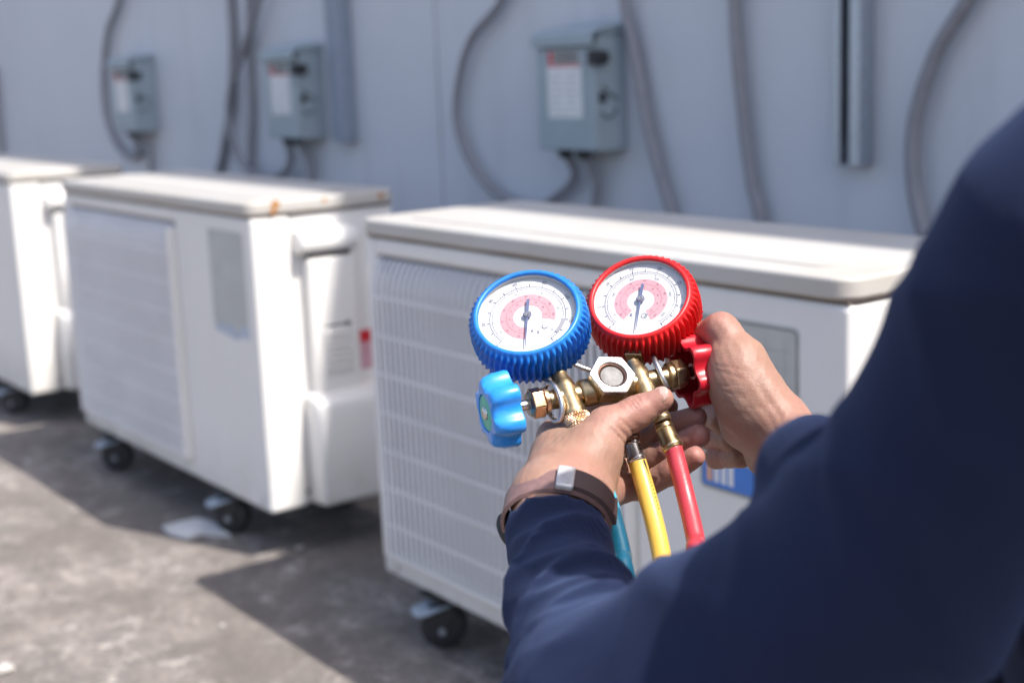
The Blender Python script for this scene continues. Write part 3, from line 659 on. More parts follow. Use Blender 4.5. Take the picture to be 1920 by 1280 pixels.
# gauges
def gauge(fc, th, tilt, rg, mat, down_img, colour, col_top, kind):
    v = nrm(fc-CAM); e1 = nrm(np.cross(v, Up)); e1 = e1 if np.dot(e1, Rt) > 0 else -e1; e2 = np.cross(e1, v); e2 = e2 if np.dot(e2, Up) > 0 else -e2
    imgup = -math.sin(th)*e1+math.cos(th)*e2
    n = nrm(-v*math.cos(tilt)+imgup*math.sin(tilt))
    a, b_ = down_img; cz = -(a*np.dot(n, e1)+b_*np.dot(n, e2))/np.dot(n, v)
    dn = nrm(e1*a+e2*b_+v*cz); rt = np.cross(dn, n); rt = rt if np.dot(rt, e1) > 0 else -rt
    dep = .027
    case = MB().lathe(fc, -n, [(rg+.001, -.0002), (rg+.0022, .0), (rg+.0022, .004), (rg+.0018, dep-.001), (rg-.004, dep+.002), (.008, dep+.002)], 64, caps=False)
    case2 = MB().lathe(fc, -n, [(rg+.001, -.0002), (rg, .0006), (rg-.0004, .0050)], 64, caps=False)
    g_ = obj('pressure_gauge', case, M['chrome'], man, smooth=40)
    obj('dial_wall', case2, M['dial'], g_, smooth=60)
    # rubber boot with slanted ribs
    NR = 54; NS = NR*8; prof = [(rg-.0010, -.0001, 0), (rg-.0009, .0016, 0), (rg-.0001, .0025, 0), (rg+.0012, .0026, 0), (rg+.0023, .0017, 0), (rg+.0027, .0004, .05), (rg+.0029, -.0008, .5), (rg+.0031, -.0024, .9), (rg+.0032, -.0042, 1)]
    for k in range(1, 10): prof.append((rg+.0032+.0006*math.sin(math.pi*k/9), -.0045-.0185*k/9, 1))
    prof += [(rg+.0038, -.0248, .9), (rg+.0030, -.0268, .5), (rg+.0010, -.0284, .1), (rg-.004, -.029, 0), (.010, -.029, 0)]
    vs = []; fs = []; m = len(prof); wob = .012
    for (r, h, A) in prof:
        for k in range(NS):
            t = 2*math.pi*k/NS; tw = -h*1.9*2.2+ (wob*math.sin(h*420) if kind == 'b' else 0)
            q = .5+.5*math.cos(NR*(t+tw)); rr = r+A*.0034*(q**1.1)
            vs.append(fc+n*h+(rt*math.cos(t)-dn*math.sin(t))*rr)
    for i in range(m-1):
        for k in range(NS): l = (k+1) % NS; fs.append((i*NS+k, i*NS+l, (i+1)*NS+l, (i+1)*NS+k))
    obj('rubber_boot', MB().add(vs, fs), mat, g_, smooth=70)
    # dial, 4.5 mm behind the lens
    dc = fc-n*.0036
    P2 = lambda ang, r, h=0: dc+n*h+(rt*math.sin(ang)-dn*math.cos(ang))*r     # ang clockwise from 12
    obj('dial_face', MB().lathe(dc-n*.0008, n, [(rg-.0005, 0), (rg-.0005, .0008)], 64), M['dial'], g_)
    def band(a0, a1, ri, ro, h, n_=48):
        A_ = np.linspace(R(a0), R(a1), n_); return MB().add([P2(t, ri, h) for t in A_]+[P2(t, ro, h) for t in A_], [(k, k+1, n_+k+1, n_+k) for k in range(n_-1)])
    k_ = rg/.035
    pa = (182, 462) if kind == 'b' else (212, 512)
    obj('pink_band', band(pa[0], pa[1], .0100*k_, .0196*k_, .0002), M['dialpink'], g_)
    ink = MB()
    def tick(a, r0_, r1_, w):
        d = w/r0_; ink.add([P2(a-d, r0_, .0004), P2(a+d, r0_, .0004), P2(a+d*r0_/r1_, r1_, .0004), P2(a-d*r0_/r1_, r1_, .0004)], [(0, 1, 2, 3)])
    a0, a1 = R(-140), R(140)
    for i in range(71):
        t = a0+(a1-a0)*i/70; mj = i % 5 == 0
        tick(t, .0262*k_, (.0288 if mj else .0274)*k_, .00026 if mj else .00014)
        if i % 2 == 0: tick(t, .0246*k_, (.0232 if i % 10 == 0 else .0240)*k_, .00013 if i % 10 == 0 else .00008)
    for rr in (.0262, .0247): 
        bb = band(-140, 140, rr*k_, (rr+.00026)*k_, .0004, 72); ink.add(bb.v, bb.f)
    for a_, ri, ro in ((-30, .012, .018),):
        pass
    for i in range(24):
        t = R(pa[0]+6+(pa[1]-pa[0]-12)*i/23); tick(t, .0150*k_, .0162*k_, .00008)
        if i % 2 == 0: tick(t, .0100*k_+.0004, .0115*k_, .00008)
    for rr in (.0149,):
        bb = band(pa[0]+4, pa[1]-4, rr*k_, (rr+.00014)*k_, .0004, 60); ink.add(bb.v, bb.f)
    def put(txt, size, ang, r, rotate=True):
        me = text_mesh(txt, size); vs = [np.array(q.co) for q in me.vertices]; fs = [tuple(p.vertices) for p in me.polygons]
        c_ = P2(ang, r, .0005); up_ = nrm(rt*math.sin(ang)-dn*math.cos(ang)) if rotate else -dn; rx = np.cross(up_, n)
        ink.add([c_+rx*q[0]+up_*q[1] for q in vs], fs); bpy.data.meshes.remove(me)
    nums = ['0', '20', '40', '60', '80', '100', '120', '140'] if kind == 'b' else ['0', '5', '10', '15', '20', '25', '30', '35']
    for i, t_ in enumerate(nums): put(t_, .0036*k_, a0+(a1-a0)*i/7, .0308*k_)
    nums2 = ['0', '2', '4', '6', '8', '10'] if kind == 'b' else ['0', '100', '200', '300', '400', '500']
    for i, t_ in enumerate(nums2): put(t_, .0028*k_, a0+(a1-a0)*(i+.3)/5.6, .0216*k_)
    for i in range(9): put(str(10*(i-2)), .0021*k_, R(pa[0]+14+(pa[1]-pa[0]-28)*i/8), .0178*k_)
    for i in range(9): put(str(10*(i-1)), .0018*k_, R(pa[0]+18+(pa[1]-pa[0]-34)*i/8), .0128*k_)
    obj('dial_print', ink, M['dialink'], g_)
    if kind == 'b':
        obj('grey_arc', band(99, 127, .0240*k_, .0266*k_, .0006, 20), M['greyprint'], g_)
        put_ = [(150, .0165, .0011), (163, .0135, .0010)]
        bb = band(95, 330, .0016, .0021, .0005, 20); c_ = P2(R(128), .0155)-dc
        obj('dial_mark', MB().add([np.array(q)+c_ for q in bb.v], bb.f), M['dialink'], g_)
    else:
        put_ = [(203, .0137, .0012)]
        c_ = P2(R(163), .0137)-dc; mk = MB()
        bb = band(0, 360, .0018, .0022, .0005, 28); mk.add([np.array(q)+c_ for q in bb.v], bb.f)
        bb = band(20, 200, .0008, .0012, .0005, 16); mk.add([np.array(q)+c_ for q in bb.v], bb.f)
        obj('dial_mark', mk, M['dialink'], g_)
    for (an, r_, s_) in put_:
        obj('dial_screw', MB().lathe(P2(R(an), r_*k_, 0), n, [(s_, 0), (s_, .0004), (s_*.6, .0007)], 14), M['steel'], g_)
    # needle and hub
    nd = MB(); 
    def bl(r0_, r1_, w0, w1, h):
        nd.add([dc+n*h+dn*r0_-rt*w0, dc+n*h+dn*r0_+rt*w0, dc+n*h+dn*r1_+rt*w1, dc+n*h+dn*r1_-rt*w1]+[dc+n*(h+.0004)+dn*r0_-rt*w0, dc+n*(h+.0004)+dn*r0_+rt*w0, dc+n*(h+.0004)+dn*r1_+rt*w1, dc+n*(h+.0004)+dn*r1_-rt*w1],
               [(0, 3, 2, 1), (4, 5, 6, 7), (0, 1, 5, 4), (1, 2, 6, 5), (2, 3, 7, 6), (3, 0, 4, 7)])
    bl(.002, .0275*k_, .0007, .0002, .0022); bl(-.0135*k_, -.002, .0011, .0008, .0022)
    nd.lathe(dc+n*.0020, n, [(.0030, 0), (.0030, .0006)], 20)
    obj('needle', nd, M['needle'], g_)
    obj('needle_hub', MB().lathe(dc+n*.0014, n, [(.0021, 0), (.0021, .0020), (.0016, .0026), (.0006, .0026), (.0005, .0020), (0, .0020)], 20), M['chrome'], g_, smooth=40)
    # lens : shallow dome
    obj('lens', MB().lathe(fc-n*.0002, n, [(rg-.0011, -.0010), (rg-.0011, 0), (rg-.0016, .0004)], 64), M['lens'], g_, bevel=0)
    # square brass stem from the boot to the column
    b0 = fc-n*.0165+nrm(col_top-(fc-n*.0165))*(rg-.002); ax_ = nrm(col_top-b0); sx_, sy_, _ = frame(ax_, n)
    L_ = np.linalg.norm(col_top-b0)
    st_ = MB().prism([(-.006, -.006), (.006, -.006), (.006, .006), (-.006, .006)], b0, sx_, sy_, ax_, -.003, max(.004, L_-.004))
    obj('gauge_stem', st_, M['brass'], g_, bevel=.0008)
    return g_
colL = xL-wd*.0165; colR = xR_-wd*.0145
gauge(PX(988, 587, .966), R(14), R(40), .0346, M['bluerub'], (-.06, -1), 'blue', colL, 'b')
gauge(PX(1200, 558, .988), R(17), R(38.9), .0336, M['redrub'], (-.15, -1), 'red', colR, 'r')

# ------------------------------------------------------------------ hoses
def hose(pts, r, mat, label, fit, gz):
    base = pts[0]; o = tag(empty('charging_hose', base), label, 'hose', 'charging hoses under the manifold')
    last = pts[-1]; tail = [np.array([last[0]+.03, last[1]+.03, .45]), np.array([last[0]+.02, last[1]+.06, .12]), np.array([last[0]-.06, last[1]+.05, r+.004]), np.array([last[0]-.22, last[1]-.02+gz, r+.004]), np.array([last[0]-.30, last[1]-.16+gz, r+.004])]
    P = spline(pts+tail, 9)
    obj('hose_jacket', MB().tube(P, r, 18), mat, o, smooth=180)
    if mat is M['hosey']:
        hp = MB(); Q = spline(pts, 24)
        for k in range(6, 46, 2):
            a_, b_ = Q[k], Q[k+1]; t_ = nrm(b_-a_); o_ = nrm(Rt*.62-Fw*.78); o_ = nrm(o_-t_*np.dot(o_, t_)); s_ = np.cross(t_, o_); c_ = a_+o_*(r+.00012); w_ = .0009+.0004*math.sin(k*3.1)
            hp.add([c_-s_*w_-t_*.0004, c_+s_*w_-t_*.0004, c_+s_*w_+t_*.0004, c_-s_*w_+t_*.0004], [(0, 1, 2, 3)])
        obj('hose_print', hp, M['blackprint'], o)
    for (nm, p, q, rr, mm) in fit:
        d = np.linalg.norm(q-p)
        obj(nm, MB().lathe(p, (q-p), [(rr*.8, 0), (rr*.96, .0008), (rr*.96, d*.16), (rr*.88, d*.19), (rr*.95, d*.24), (rr, d*.74), (rr*1.07, d*.78), (rr*1.1, d*.86), (rr*1.04, d*.9), (rr*1.1, d*.95), (rr*1.0, d)], 28), mm, o, smooth=40)
    return o
hose([PX(1262, 838, .950), PX(1270, 868, .947), PX(1287, 935, .937), PX(1304, 1010, .918), PX(1318, 1100, .895)], .0062, M['hoser'], 'red charging hose hanging rightmost below the manifold',
     [('ferrule', PX(1243, 795, .957), PX(1263, 843, .950), .0066, M['brass']), ('hose_coupling', PX(1228, 745, .965), PX(1243, 793, .957), .0060, M['brass'])], .05)
hose([PX(1194, 862, .962), PX(1204, 895, .957), PX(1226, 975, .940), PX(1242, 1050, .920), PX(1252, 1130, .895)], .0064, M['hosey'], 'yellow charging hose hanging between the blue and red hoses',
     [('ferrule', PX(1184, 826, .966), PX(1195, 866, .961), .0060, M['chrome']), ('hose_coupling', PX(1172, 770, .968), PX(1184, 824, .966), .0066, M['darkmetal'])], .0)
hose([PX(1118, 870, .932), PX(1133, 910, .915), PX(1151, 970, .900), PX(1168, 1040, .886), PX(1184, 1120, .868)], .0056, M['hoseb'], 'blue charging hose hanging leftmost beside the wrist',
     [('ferrule', PX(1104, 832, .950), PX(1119, 873, .932), .0060, M['brass'])], -.05)
# knurled coupling of the left port
kc = xL+wd*.0162; kx, ky, _ = frame(wd, uu); NS = 120; vs = []; fs = []
rows = [(.0082, -.0006), (.0090, 0)]+[(.0094, .0008+.0011*k) for k in range(12)]+[(.0086, .0150), (.005, .0152)]
for i, (r, h) in enumerate(rows):
    for k in range(NS):
        t = 2*math.pi*k/NS; A = .0004 if r > .0093 else 0
        q = max(abs(math.sin(15*t+h*900)), abs(math.sin(15*t-h*900)))
        rr = r-A*(1-0)*(1 if (math.cos(30*t+h*2600) < -.2 or math.cos(30*t-h*2600) < -.2) else -.6); vs.append(kc+wd*h+(kx*math.cos(t)+ky*math.sin(t))*rr)
for i in range(len(rows)-1):
    for k in range(NS): l = (k+1) % NS; fs.append((i*NS+k, i*NS+l, (i+1)*NS+l, (i+1)*NS+k))
fs.append(tuple((len(rows)-1)*NS+k for k in range(NS)))
obj('knurled_coupling', MB().add(vs, fs), M['copper'], man, smooth=25)

# ------------------------------------------------------------------ the person
def arr(P): return P
L_W1, L_W2 = PX(1018, 940, .885), PX(1088, 953, .897)
L_F1, L_F2 = PX(1040, 1150, .79), PX(1085, 1150, .79)
def groove(P, d, c, ax_, w, depth, rad):
    dx = [P[i]-np.float32(c[i]) for i in range(3)]
    sdist = dx[0]*ax_[0]+dx[1]*ax_[1]+dx[2]*ax_[2]; r2 = dx[0]**2+dx[1]**2+dx[2]**2
    return d+(depth*np.exp(-(sdist/w)**2-(r2/rad**2)**2)).astype(np.float32)
def lumps(P):
    return .00035*np.sin(P[0]*230+3*np.sin(P[1]*140))*np.sin(P[1]*260+2*np.sin(P[2]*170))*np.sin(P[2]*210+1.5*np.sin(P[0]*150))+.00012*np.sin(P[0]*900+P[1]*700)*np.sin(P[2]*800-P[1]*500)
def left_hand(P):
    q = lambda x, y, z: PX(x, y, z)
    fore = smin(cap(P, L_W1, L_F1, .0195, .019), cap(P, L_W2, L_F2, .0185, .019), .02)
    im, mm, rm, pm = q(1042, 822, .982), q(1082, 850, .990), q(1120, 884, .988), q(1150, 915, .974)
    palm = cap(P, q(1030, 918, .900), im, .0195, .0128)
    palm = smin(palm, cap(P, q(1050, 925, .905), mm, .0200, .0120), .014)
    palm = smin(palm, cap(P, q(1080, 935, .905), rm, .0190, .0115), .014)
    palm = smin(palm, cap(P, q(1092, 938, .925), pm, .0165, .0110), .014)
    d = smin(fore, palm, .018)
    # thumb
    th = chain(P, [q(1078, 888, .918), q(1137, 803, .932), q(1193, 773, .938), q(1240, 748, .938)], [.0230, .0132, .0102, .0082], .006)
    th = smin(th, ell(P, q(1112, 858, .928), np.eye(3), (.0185, .0185, .020)), .010)
    d = smin(d, th, .012)
    # first web between thumb and index knuckle
    d = smin(d, cap(P, q(1060, 850, .945), q(1110, 812, .955), .0165, .0095), .014)
    fing = []
    fing.append(chain(P, [im, q(1108, 782, 1.020), q(1178, 762, 1.030), q(1252, 762, 1.016)], [.0120, .0100, .0090, .0074], .004))
    fing.append(chain(P, [mm, q(1168, 838, 1.012), q(1245, 802, .998), q(1304, 783, .984)], [.0118, .0102, .0096, .0080], .004))
    fing.append(chain(P, [rm, q(1188, 878, 1.004), q(1258, 845, .988), q(1310, 817, .972)], [.0114, .0099, .0094, .0080], .004))
    fing.append(chain(P, [pm, q(1205, 912, .984), q(1262, 882, .974), q(1303, 856, .964)], [.0108, .0090, .0086, .0073], .004))
    f = None
    for e in fing: f = e if f is None else smin(f, e, .0016)
    d = smin(d, f, .007)
    d = smin(d, f, .007) if False else d
    toc = -Fw*.0085+Up*.003
    for pts in ((q(1168, 838, 1.012), q(1245, 802, .998), q(1304, 783, .984)), (q(1188, 878, 1.004), q(1258, 845, .988), q(1310, 817, .972)), (q(1205, 912, .984), q(1262, 882, .974), q(1303, 856, .964))):
        ax_ = nrm(pts[2]-pts[0])
        for o_ in (0, .0024): d = groove(P, d, pts[1]+toc+ax_*o_, ax_, .0008, .0009, .0085)
        for o_ in (0, .0026, -.0026): d = groove(P, d, pts[0]+toc+ax_*o_, ax_, .0008, .0008, .0090)
    ta = nrm(q(1240, 748, .938)-q(1137, 803, .932)); up_ = nrm(DV(-.3, .8, -.55))
    for o_ in (-.0042, -.0016, .0010, .0036): d = groove(P, d, q(1193, 773, .938)+up_*.0098+ta*o_, nrm(ta+.12*up_), .0008, .0008, .0075)
    for o_ in (0, .0045, .010): d = groove(P, d, q(1166, 812, .925)+ta*(o_-.004), nrm(ta+.5*DV(0, 1, 0)), .0010, .0008, .011)
    wa_ = nrm(q(1045, 915, .905)-q(1050, 985, .870))
    for o_ in (.004, .010, .017): d = groove(P, d, q(1095, 918, .893)+wa_*(o_-.006), nrm(wa_+.3*Rt), .0010, .0007, .014)
    return d-lumps(P)
R_W1, R_W2 = PX(1470, 808, .955), PX(1462, 850, .985)
R_F1, R_F2 = PX(1700, 985, .83), PX(1690, 1030, .85)
def right_hand(P):
    q = PX
    fore = smin(cap(P, R_W1, R_F1, .0195, .028), cap(P, R_W2, R_F2, .0190, .028), .02)
    im, mm, rm, pm = q(1398, 668, 1.022), q(1410, 704, 1.045), q(1414, 746, 1.060), q(1410, 787, 1.062)
    palm = cap(P, q(1458, 800, .970), im, .0195, .0120)
    palm = smin(palm, cap(P, q(1458, 818, .985), mm, .0190, .0115), .014)
    palm = smin(palm, cap(P, q(1462, 830, .995), rm, .0185, .0110), .014)
    palm = smin(palm, cap(P, q(1450, 840, 1.000), pm, .0170, .0105), .014)
    d = smin(fore, palm, .016)
    # thumb: metacarpal, then bent over the knob
    th = chain(P, [q(1440, 778, .957), q(1392, 678, .964), q(1353, 618, .974), q(1318, 624, .990), ], [.0215, .0148, .0112, .0082], .006)
    th = smin(th, ell(P, q(1398, 745, .962), [nrm(DV(.5, -1, 0)), nrm(DV(1, .5, 0)), nrm(DV(0, 0, 1))], (.036, .0215, .022)), .012)
    th = smin(th, cap(P, q(1378, 690, .972), q(1392, 800, .980), .0150, .0150), .014)
    d = smin(d, th, .010)
    fing = []
    fing.append(chain(P, [im, q(1325, 652, 1.046), q(1272, 672, 1.038), q(1262, 716, 1.024)], [.0118, .0096, .0086, .0076], .004))
    fing.append(chain(P, [mm, q(1345, 742, 1.085), q(1322, 775, 1.062), q(1352, 790, 1.030)], [.0115, .0102, .0094, .0082], .004))
    fing.append(chain(P, [rm, q(1352, 792, 1.085), q(1330, 818, 1.060), q(1372, 826, 1.025)], [.0112, .0100, .0094, .0082], .004))
    fing.append(chain(P, [pm, q(1368, 838, 1.078), q(1345, 856, 1.052), q(1388, 858, 1.022)], [.0104, .0092, .0086, .0076], .004))
    f = None
    for e in fing: f = e if f is None else smin(f, e, .0016)
    d = smin(d, f, .006)
    # thumb extensor tendon and first knuckle
    d = smin(d, cap(P, q(1492, 800, .9365), q(1430, 712, .9475), .0030, .0026), .007)
    d = smin(d, ell(P, q(1399, 668, 1.012), np.eye(3), (.0125, .0125, .0125)), .008)
    ta = nrm(q(1353, 618, .974)-q(1392, 678, .964)); up_ = nrm(DV(.35, .85, -.45))
    for o_ in (-.0055, -.0030, -.0005, .0020, .0045): d = groove(P, d, q(1353, 618, .974)+up_*.0105+ta*o_, ta, .0008, .0008, .0085)
    tb_ = nrm(q(1318, 624, .990)-q(1353, 618, .974))
    for o_ in (.001, .004): d = groove(P, d, q(1353, 618, .974)+up_*.009+tb_*(o_+.004), tb_, .0008, .0006, .007)
    va = nrm(DV(.25, 1, .1))
    for k, (x_, y_) in enumerate(((1352, 690), (1356, 706), (1352, 724), (1360, 742), (1358, 760), (1366, 778))): d = groove(P, d, q(x_+18, y_, .948), nrm(va+.25*math.sin(k*2.3)*Rt), .0009, .00026, .011)
    for pts in ((q(1345, 742, 1.085), q(1322, 775, 1.062), q(1352, 790, 1.030)), (q(1352, 792, 1.085), q(1330, 818, 1.060), q(1372, 826, 1.025)), (q(1368, 838, 1.078), q(1345, 856, 1.052), q(1388, 858, 1.022))):
        ax_ = nrm(pts[2]-pts[1])
        for o_ in (.004, .007): d = groove(P, d, pts[1]-Fw*.009+ax_*o_, ax_, .0008, .0008, .009)
    return d-lumps(P)
# upper body in the level frame of the figure
LS, LE = CC(.200, .033, .500), PX(1180, 1370, .66)
LK = PX(1672, 1062, .58)
RS, RE = CC(.50, .06, .62), PX(1800, 1085, .74)
MID = (LS+RS)/2; SH = nrm((RS-LS)*np.array([1, 1, 0])); ZU = np.array([0, 0, 1.]); FA = np.cross(ZU, SH); FA = FA if np.dot(FA, Fw) > 0 else -FA
PEL = MID-ZU*.46+FA*.07; NECK = MID+ZU*.055-FA*.01; HEAD = MID+ZU*.205+FA*.05
def skin_core(P):
    d = cap(P, MID+ZU*.0+FA*.01, NECK+ZU*.06+FA*.02, .036, .052)
    d = smin(d, ell(P, HEAD+ZU*.03, [SH, FA, ZU], (.075, .092, .100)), .03)
    d = smin(d, ell(P, HEAD-ZU*.045+FA*.03, [SH, FA, ZU], (.055, .062, .065)), .03)
    nose = cap(P, HEAD+ZU*.015+FA*.088, HEAD-ZU*.025+FA*.108, .008, .013); d = smin(d, nose, .012)
    for s in (-1, 1):
        d = -smin(-d, cap(P, HEAD+SH*s*.03+ZU*.012+FA*.105, HEAD+SH*s*.036+ZU*.012+FA*.105, .010, .010), .014)
        d = smin(d, ell(P, HEAD+SH*s*.031+ZU*.012+FA*.076, [SH, FA, ZU], (.013, .013, .011)), .004)
        d = smin(d, ell(P, HEAD+SH*s*.077-ZU*.005-FA*.005, [SH, FA, ZU], (.010, .018, .032)), .006)
    d = smin(d, cap(P, HEAD+SH*.018-ZU*.058+FA*.088, HEAD-SH*.018-ZU*.058+FA*.088, .0075, .0075), .006)
    d = smin(d, ell(P, MID-ZU*.18+FA*.04+SH*.015, [SH, FA, ZU], (.112, .066, .19)), .05)
    d = smin(d, cap(P, LS+SH*.02, MID, .034, .036), .02); d = smin(d, cap(P, RS-SH*.02, MID, .034, .036), .02)
    d = smin(d, ell(P, PEL+FA*.015, [SH, FA, ZU], (.125, .078, .115)), .06)
    d = smin(d, chain(P, [LS, LK, LE, PX(1068, 1180, .775)], [.040, .038, .034, .024], .02), .03)
    d = smin(d, chain(P, [RS, RE, PX(1695, 1008, .84)], [.045, .036, .030], .02), .03)
    for s in (-1, 1):
        hip = PEL+SH*s*.09-ZU*.03; kn = PEL+SH*s*.13+FA*.22; kn = np.array([kn[0], kn[1], .075]); an = kn-FA*.40; an[2] = .075
        d = smin(d, chain(P, [hip, kn, an], [.075, .052, .040], .02), .03)
    return d
def bbox(pts, pad): p = np.array(pts); return p.min(0)-pad, p.max(0)+pad
HL = 0.0011
lo, hi = bbox([L_F1, L_F2, PX(1042, 790, .985), PX(1325, 780, 1.06), PX(1325, 870, .98), PX(1250, 742, .93), PX(1205, 940, 1.05), PX(1000, 930, .9)], .032)
hl = nets(left_hand, lo, hi, HL)
lo, hi = bbox([R_W1, R_W2, PX(1600, 900, .89), PX(1255, 660, 1.06), PX(1270, 720, 1.03), PX(1345, 600, .97), PX(1360, 870, 1.09), PX(1440, 780, .95)], .03)
hr = nets(right_hand, lo, hi, HL)
kneeL = PEL+FA*.22; 
lo, hi = bbox([LS-SH*.06, RS+SH*.06, HEAD+ZU*.15, LE, RE, PEL-FA*.30-SH*.2, PEL+FA*.30+SH*.2, np.array([PEL[0], PEL[1], 0]), PX(1075, 1180, .775), PX(1695, 1008, .84)], .09)
core = nets(skin_core, lo, hi, .010)
person = tag(empty('person', (PEL[0], PEL[1], 0)), 'person in a navy jacket seen from behind, holding the gauge manifold with both hands', 'person')
bme = mesh_np('body', [hl, hr, core])
vc_ = np.concatenate([hl[0], hr[0], core[0]]); red = np.zeros(len(vc_))
for c_, r_, a_ in ((PX(1193, 760, .93), .012, .7), (PX(1240, 748, .935), .011, .7), (PX(1137, 790, .925), .016, .55), (PX(1042, 812, .975), .016, .6), (PX(1090, 905, .89), .022, .45),
                   (PX(1304, 783, .975), .014, .9), (PX(1310, 817, .963), .014, .9), (PX(1303, 856, .955), .013, .9), (PX(1245, 802, .99), .014, .6), (PX(1258, 845, .98), .014, .6), (PX(1262, 882, .966), .014, .6), (PX(1170, 920, .96), .022, .6),
                   (PX(1353, 610, .97), .014, .8), (PX(1318, 624, .985), .012, .8), (PX(1408, 660, 1.0), .018, .7), (PX(1390, 690, .95), .016, .35), (PX(1475, 770, .94), .022, .4), (PX(1330, 815, 1.05), .02, .6), (PX(1345, 850, 1.04), .02, .6)):
    red += a_*np.exp(-((vc_-c_)**2).sum(1)/r_**2)
if len(bme.vertices) == len(red):
    at_ = bme.attributes.new('redness', 'FLOAT', 'POINT'); at_.data.foreach_set('value', np.clip(red, 0, 1).astype(np.float32))
pb = obj('body', bme, M['skin'], person, smooth=180)
# nails
def nail(c, ax, up_, l, w):
    ax = nrm(ax); up_ = nrm(up_-ax*np.dot(up_, ax)); sd = np.cross(ax, up_); vs = []; fs = []; N = 9
    for i in range(N):
        for j in range(N):
            a, b = -1+2*i/(N-1), -1+2*j/(N-1); x = a*math.sqrt(1-b*b/2); y = b*math.sqrt(1-a*a/2)
            vs.append(c+ax*l*x+sd*w*y-up_*(.0026*(y*y)+.0009*x*x))
    for i in range(N-1):
        for j in range(N-1): k = i*N+j; fs.append((k, k+1, k+N+1, k+N))
    m = MB().add(vs, fs); base = len(vs); return m
tip, ip = PX(1240, 748, .938), PX(1193, 773, .938); ax = tip-ip
nail_up = nrm(DV(-.12, .62, -.78)); nail_up = nrm(nail_up-nrm(ax)*np.dot(nail_up, nrm(ax)))
no = obj('thumbnail', nail(tip+nail_up*.0082-nrm(ax)*.0005, ax, nail_up, .0068, .0062), M['nail'], person, smooth=180)
sl_ = no.modifiers.new('solid', 'SOLIDIFY'); sl_.thickness = .0008
# jacket
def fold(P, a, b, amp, wl, skew):
    ba = nrm(b-a); x, y, _ = frame(ba)
    s = sum((P[i]-a[i])*ba[i] for i in range(3)); p = sum((P[i]-a[i])*x[i] for i in range(3)); q = sum((P[i]-a[i])*y[i] for i in range(3))
    w1 = np.abs(np.sin(math.pi*(s+skew*p+.012*np.sin(q*55+p*20))/wl)); w2 = np.abs(np.sin(math.pi*(s*1.3-skew*1.1*q+.010*np.sin(p*70))/wl+.8))
    return amp*(1.2-1.5*(1-w1)**2.2-.9*(1-w2)**3)
CUFL = PX(1048, 976, .872); CUFR = PX(1530, 890, .905)
def jacket(P):
    cd = nrm(LE-CUFL)
    cA, cB = PX(1014, 974, .868), PX(1072, 984, .878)
    lf = smin(chain(P, [cA-cd*.03, cA, PX(1052, 1130, .79), LE-Rt*.004], [.0215, .0215, .0275, .054], .02), chain(P, [cB-cd*.03, cB, PX(1085, 1130, .795), LE+Rt*.004], [.0215, .0215, .0275, .054], .02), .02)
    sc_ = np.clip(sum((P[i]-CUFL[i])*cd[i] for i in range(3))/.06, .08, 1)
    lf = lf+fold(P, CUFL, LE, .0034, .055, .55)*sc_
    # open cuff: cut the rounded end flat, then hollow it
    pl = -(sum((P[i]-CUFL[i])*cd[i] for i in range(3)))
    lf = np.maximum(lf, pl+.0150)
    hol = smin(cap(P, cA-cd*.05, cA+cd*.018, .0150, .0150), cap(P, cB-cd*.05, cB+cd*.018, .0150, .0150), .004)
    lf = np.maximum(lf, -hol)
    ua = chain(P, [LE, LK, LS], [.060, .0520, .050], .02)+fold(P, LE, LS, .0028, .085, .5)
    d = smin(lf, ua, .018)
    rc = nrm(RE-CUFR)
    rf = cap(P, CUFR, RE, .0385, .055)+fold(P, CUFR, RE, .0022, .06, .5)
    hol = cap(P, CUFR-rc*.06, CUFR+rc*.012, .030, .028); rf = np.maximum(rf, -hol)
    ra = chain(P, [RE, RS], [.056, .058], .02)
    d = smin(d, smin(rf, ra, .02), .012)
    to = ell(P, MID-ZU*.18+FA*.035+SH*.015, [SH, FA, ZU], (.150, .100, .225))
    to = smin(to, cap(P, LS+SH*.015-ZU*.005, NECK, .052, .060), .05); to = smin(to, cap(P, RS-SH*.015-ZU*.005, NECK, .052, .060), .05)
    to = smin(to, ell(P, PEL+ZU*.04+FA*.02, [SH, FA, ZU], (.160, .112, .12)), .06)
    to = to+fold(P, PEL, MID, .0018, .11, .4)
    d = smin(d, cap(P, PX(1532, 893, .625), PX(1660, 985, .605), .0275, .040), .014)
    d = smin(d, cap(P, LS+SH*.03-ZU*.01, RS-SH*.03-ZU*.01, .056, .060), .03)
    # armpit drape and collar
    d = smin(d, to, .022)
    col_ = np.maximum(cap(P, NECK-ZU*.01, NECK+ZU*.035+FA*.008, .074, .068), -cap(P, NECK-ZU*.03, NECK+ZU*.09+FA*.02, .062, .060))
    d = smin(d, col_, .012)
    return d
lo, hi = bbox([CUFL, CUFR, PX(1480, 850, .62), LE, RE, LS-SH*.04, RS+SH*.04, NECK+ZU*.04, PEL-ZU*.06-SH*.12-FA*.06, PEL-ZU*.06+SH*.12+FA*.06], .075)
jk = nets(jacket, lo, hi, .0042)
obj('jacket', mesh_np('jacket', [jk]), M['navy'], person, smooth=180)
def trousers(P):
    d = ell(P, PEL-ZU*.03, [SH, FA, ZU], (.160, .110, .12))
    for s in (-1, 1):
        hip = PEL+SH*s*.09-ZU*.03; kn = PEL+SH*s*.13+FA*.22; kn = np.array([kn[0], kn[1], .078]); an = kn-FA*.34; an[2] = .078
        d = smin(d, chain(P, [hip, kn, an], [.092, .068, .056], .02)+fold(P, hip, kn, .002, .07, .4), .03)
    return d
lo, hi = bbox([PEL+ZU*.06, PEL+FA*.26+SH*.16, PEL-FA*.20-SH*.16, np.array([PEL[0], PEL[1], .03])], .10)
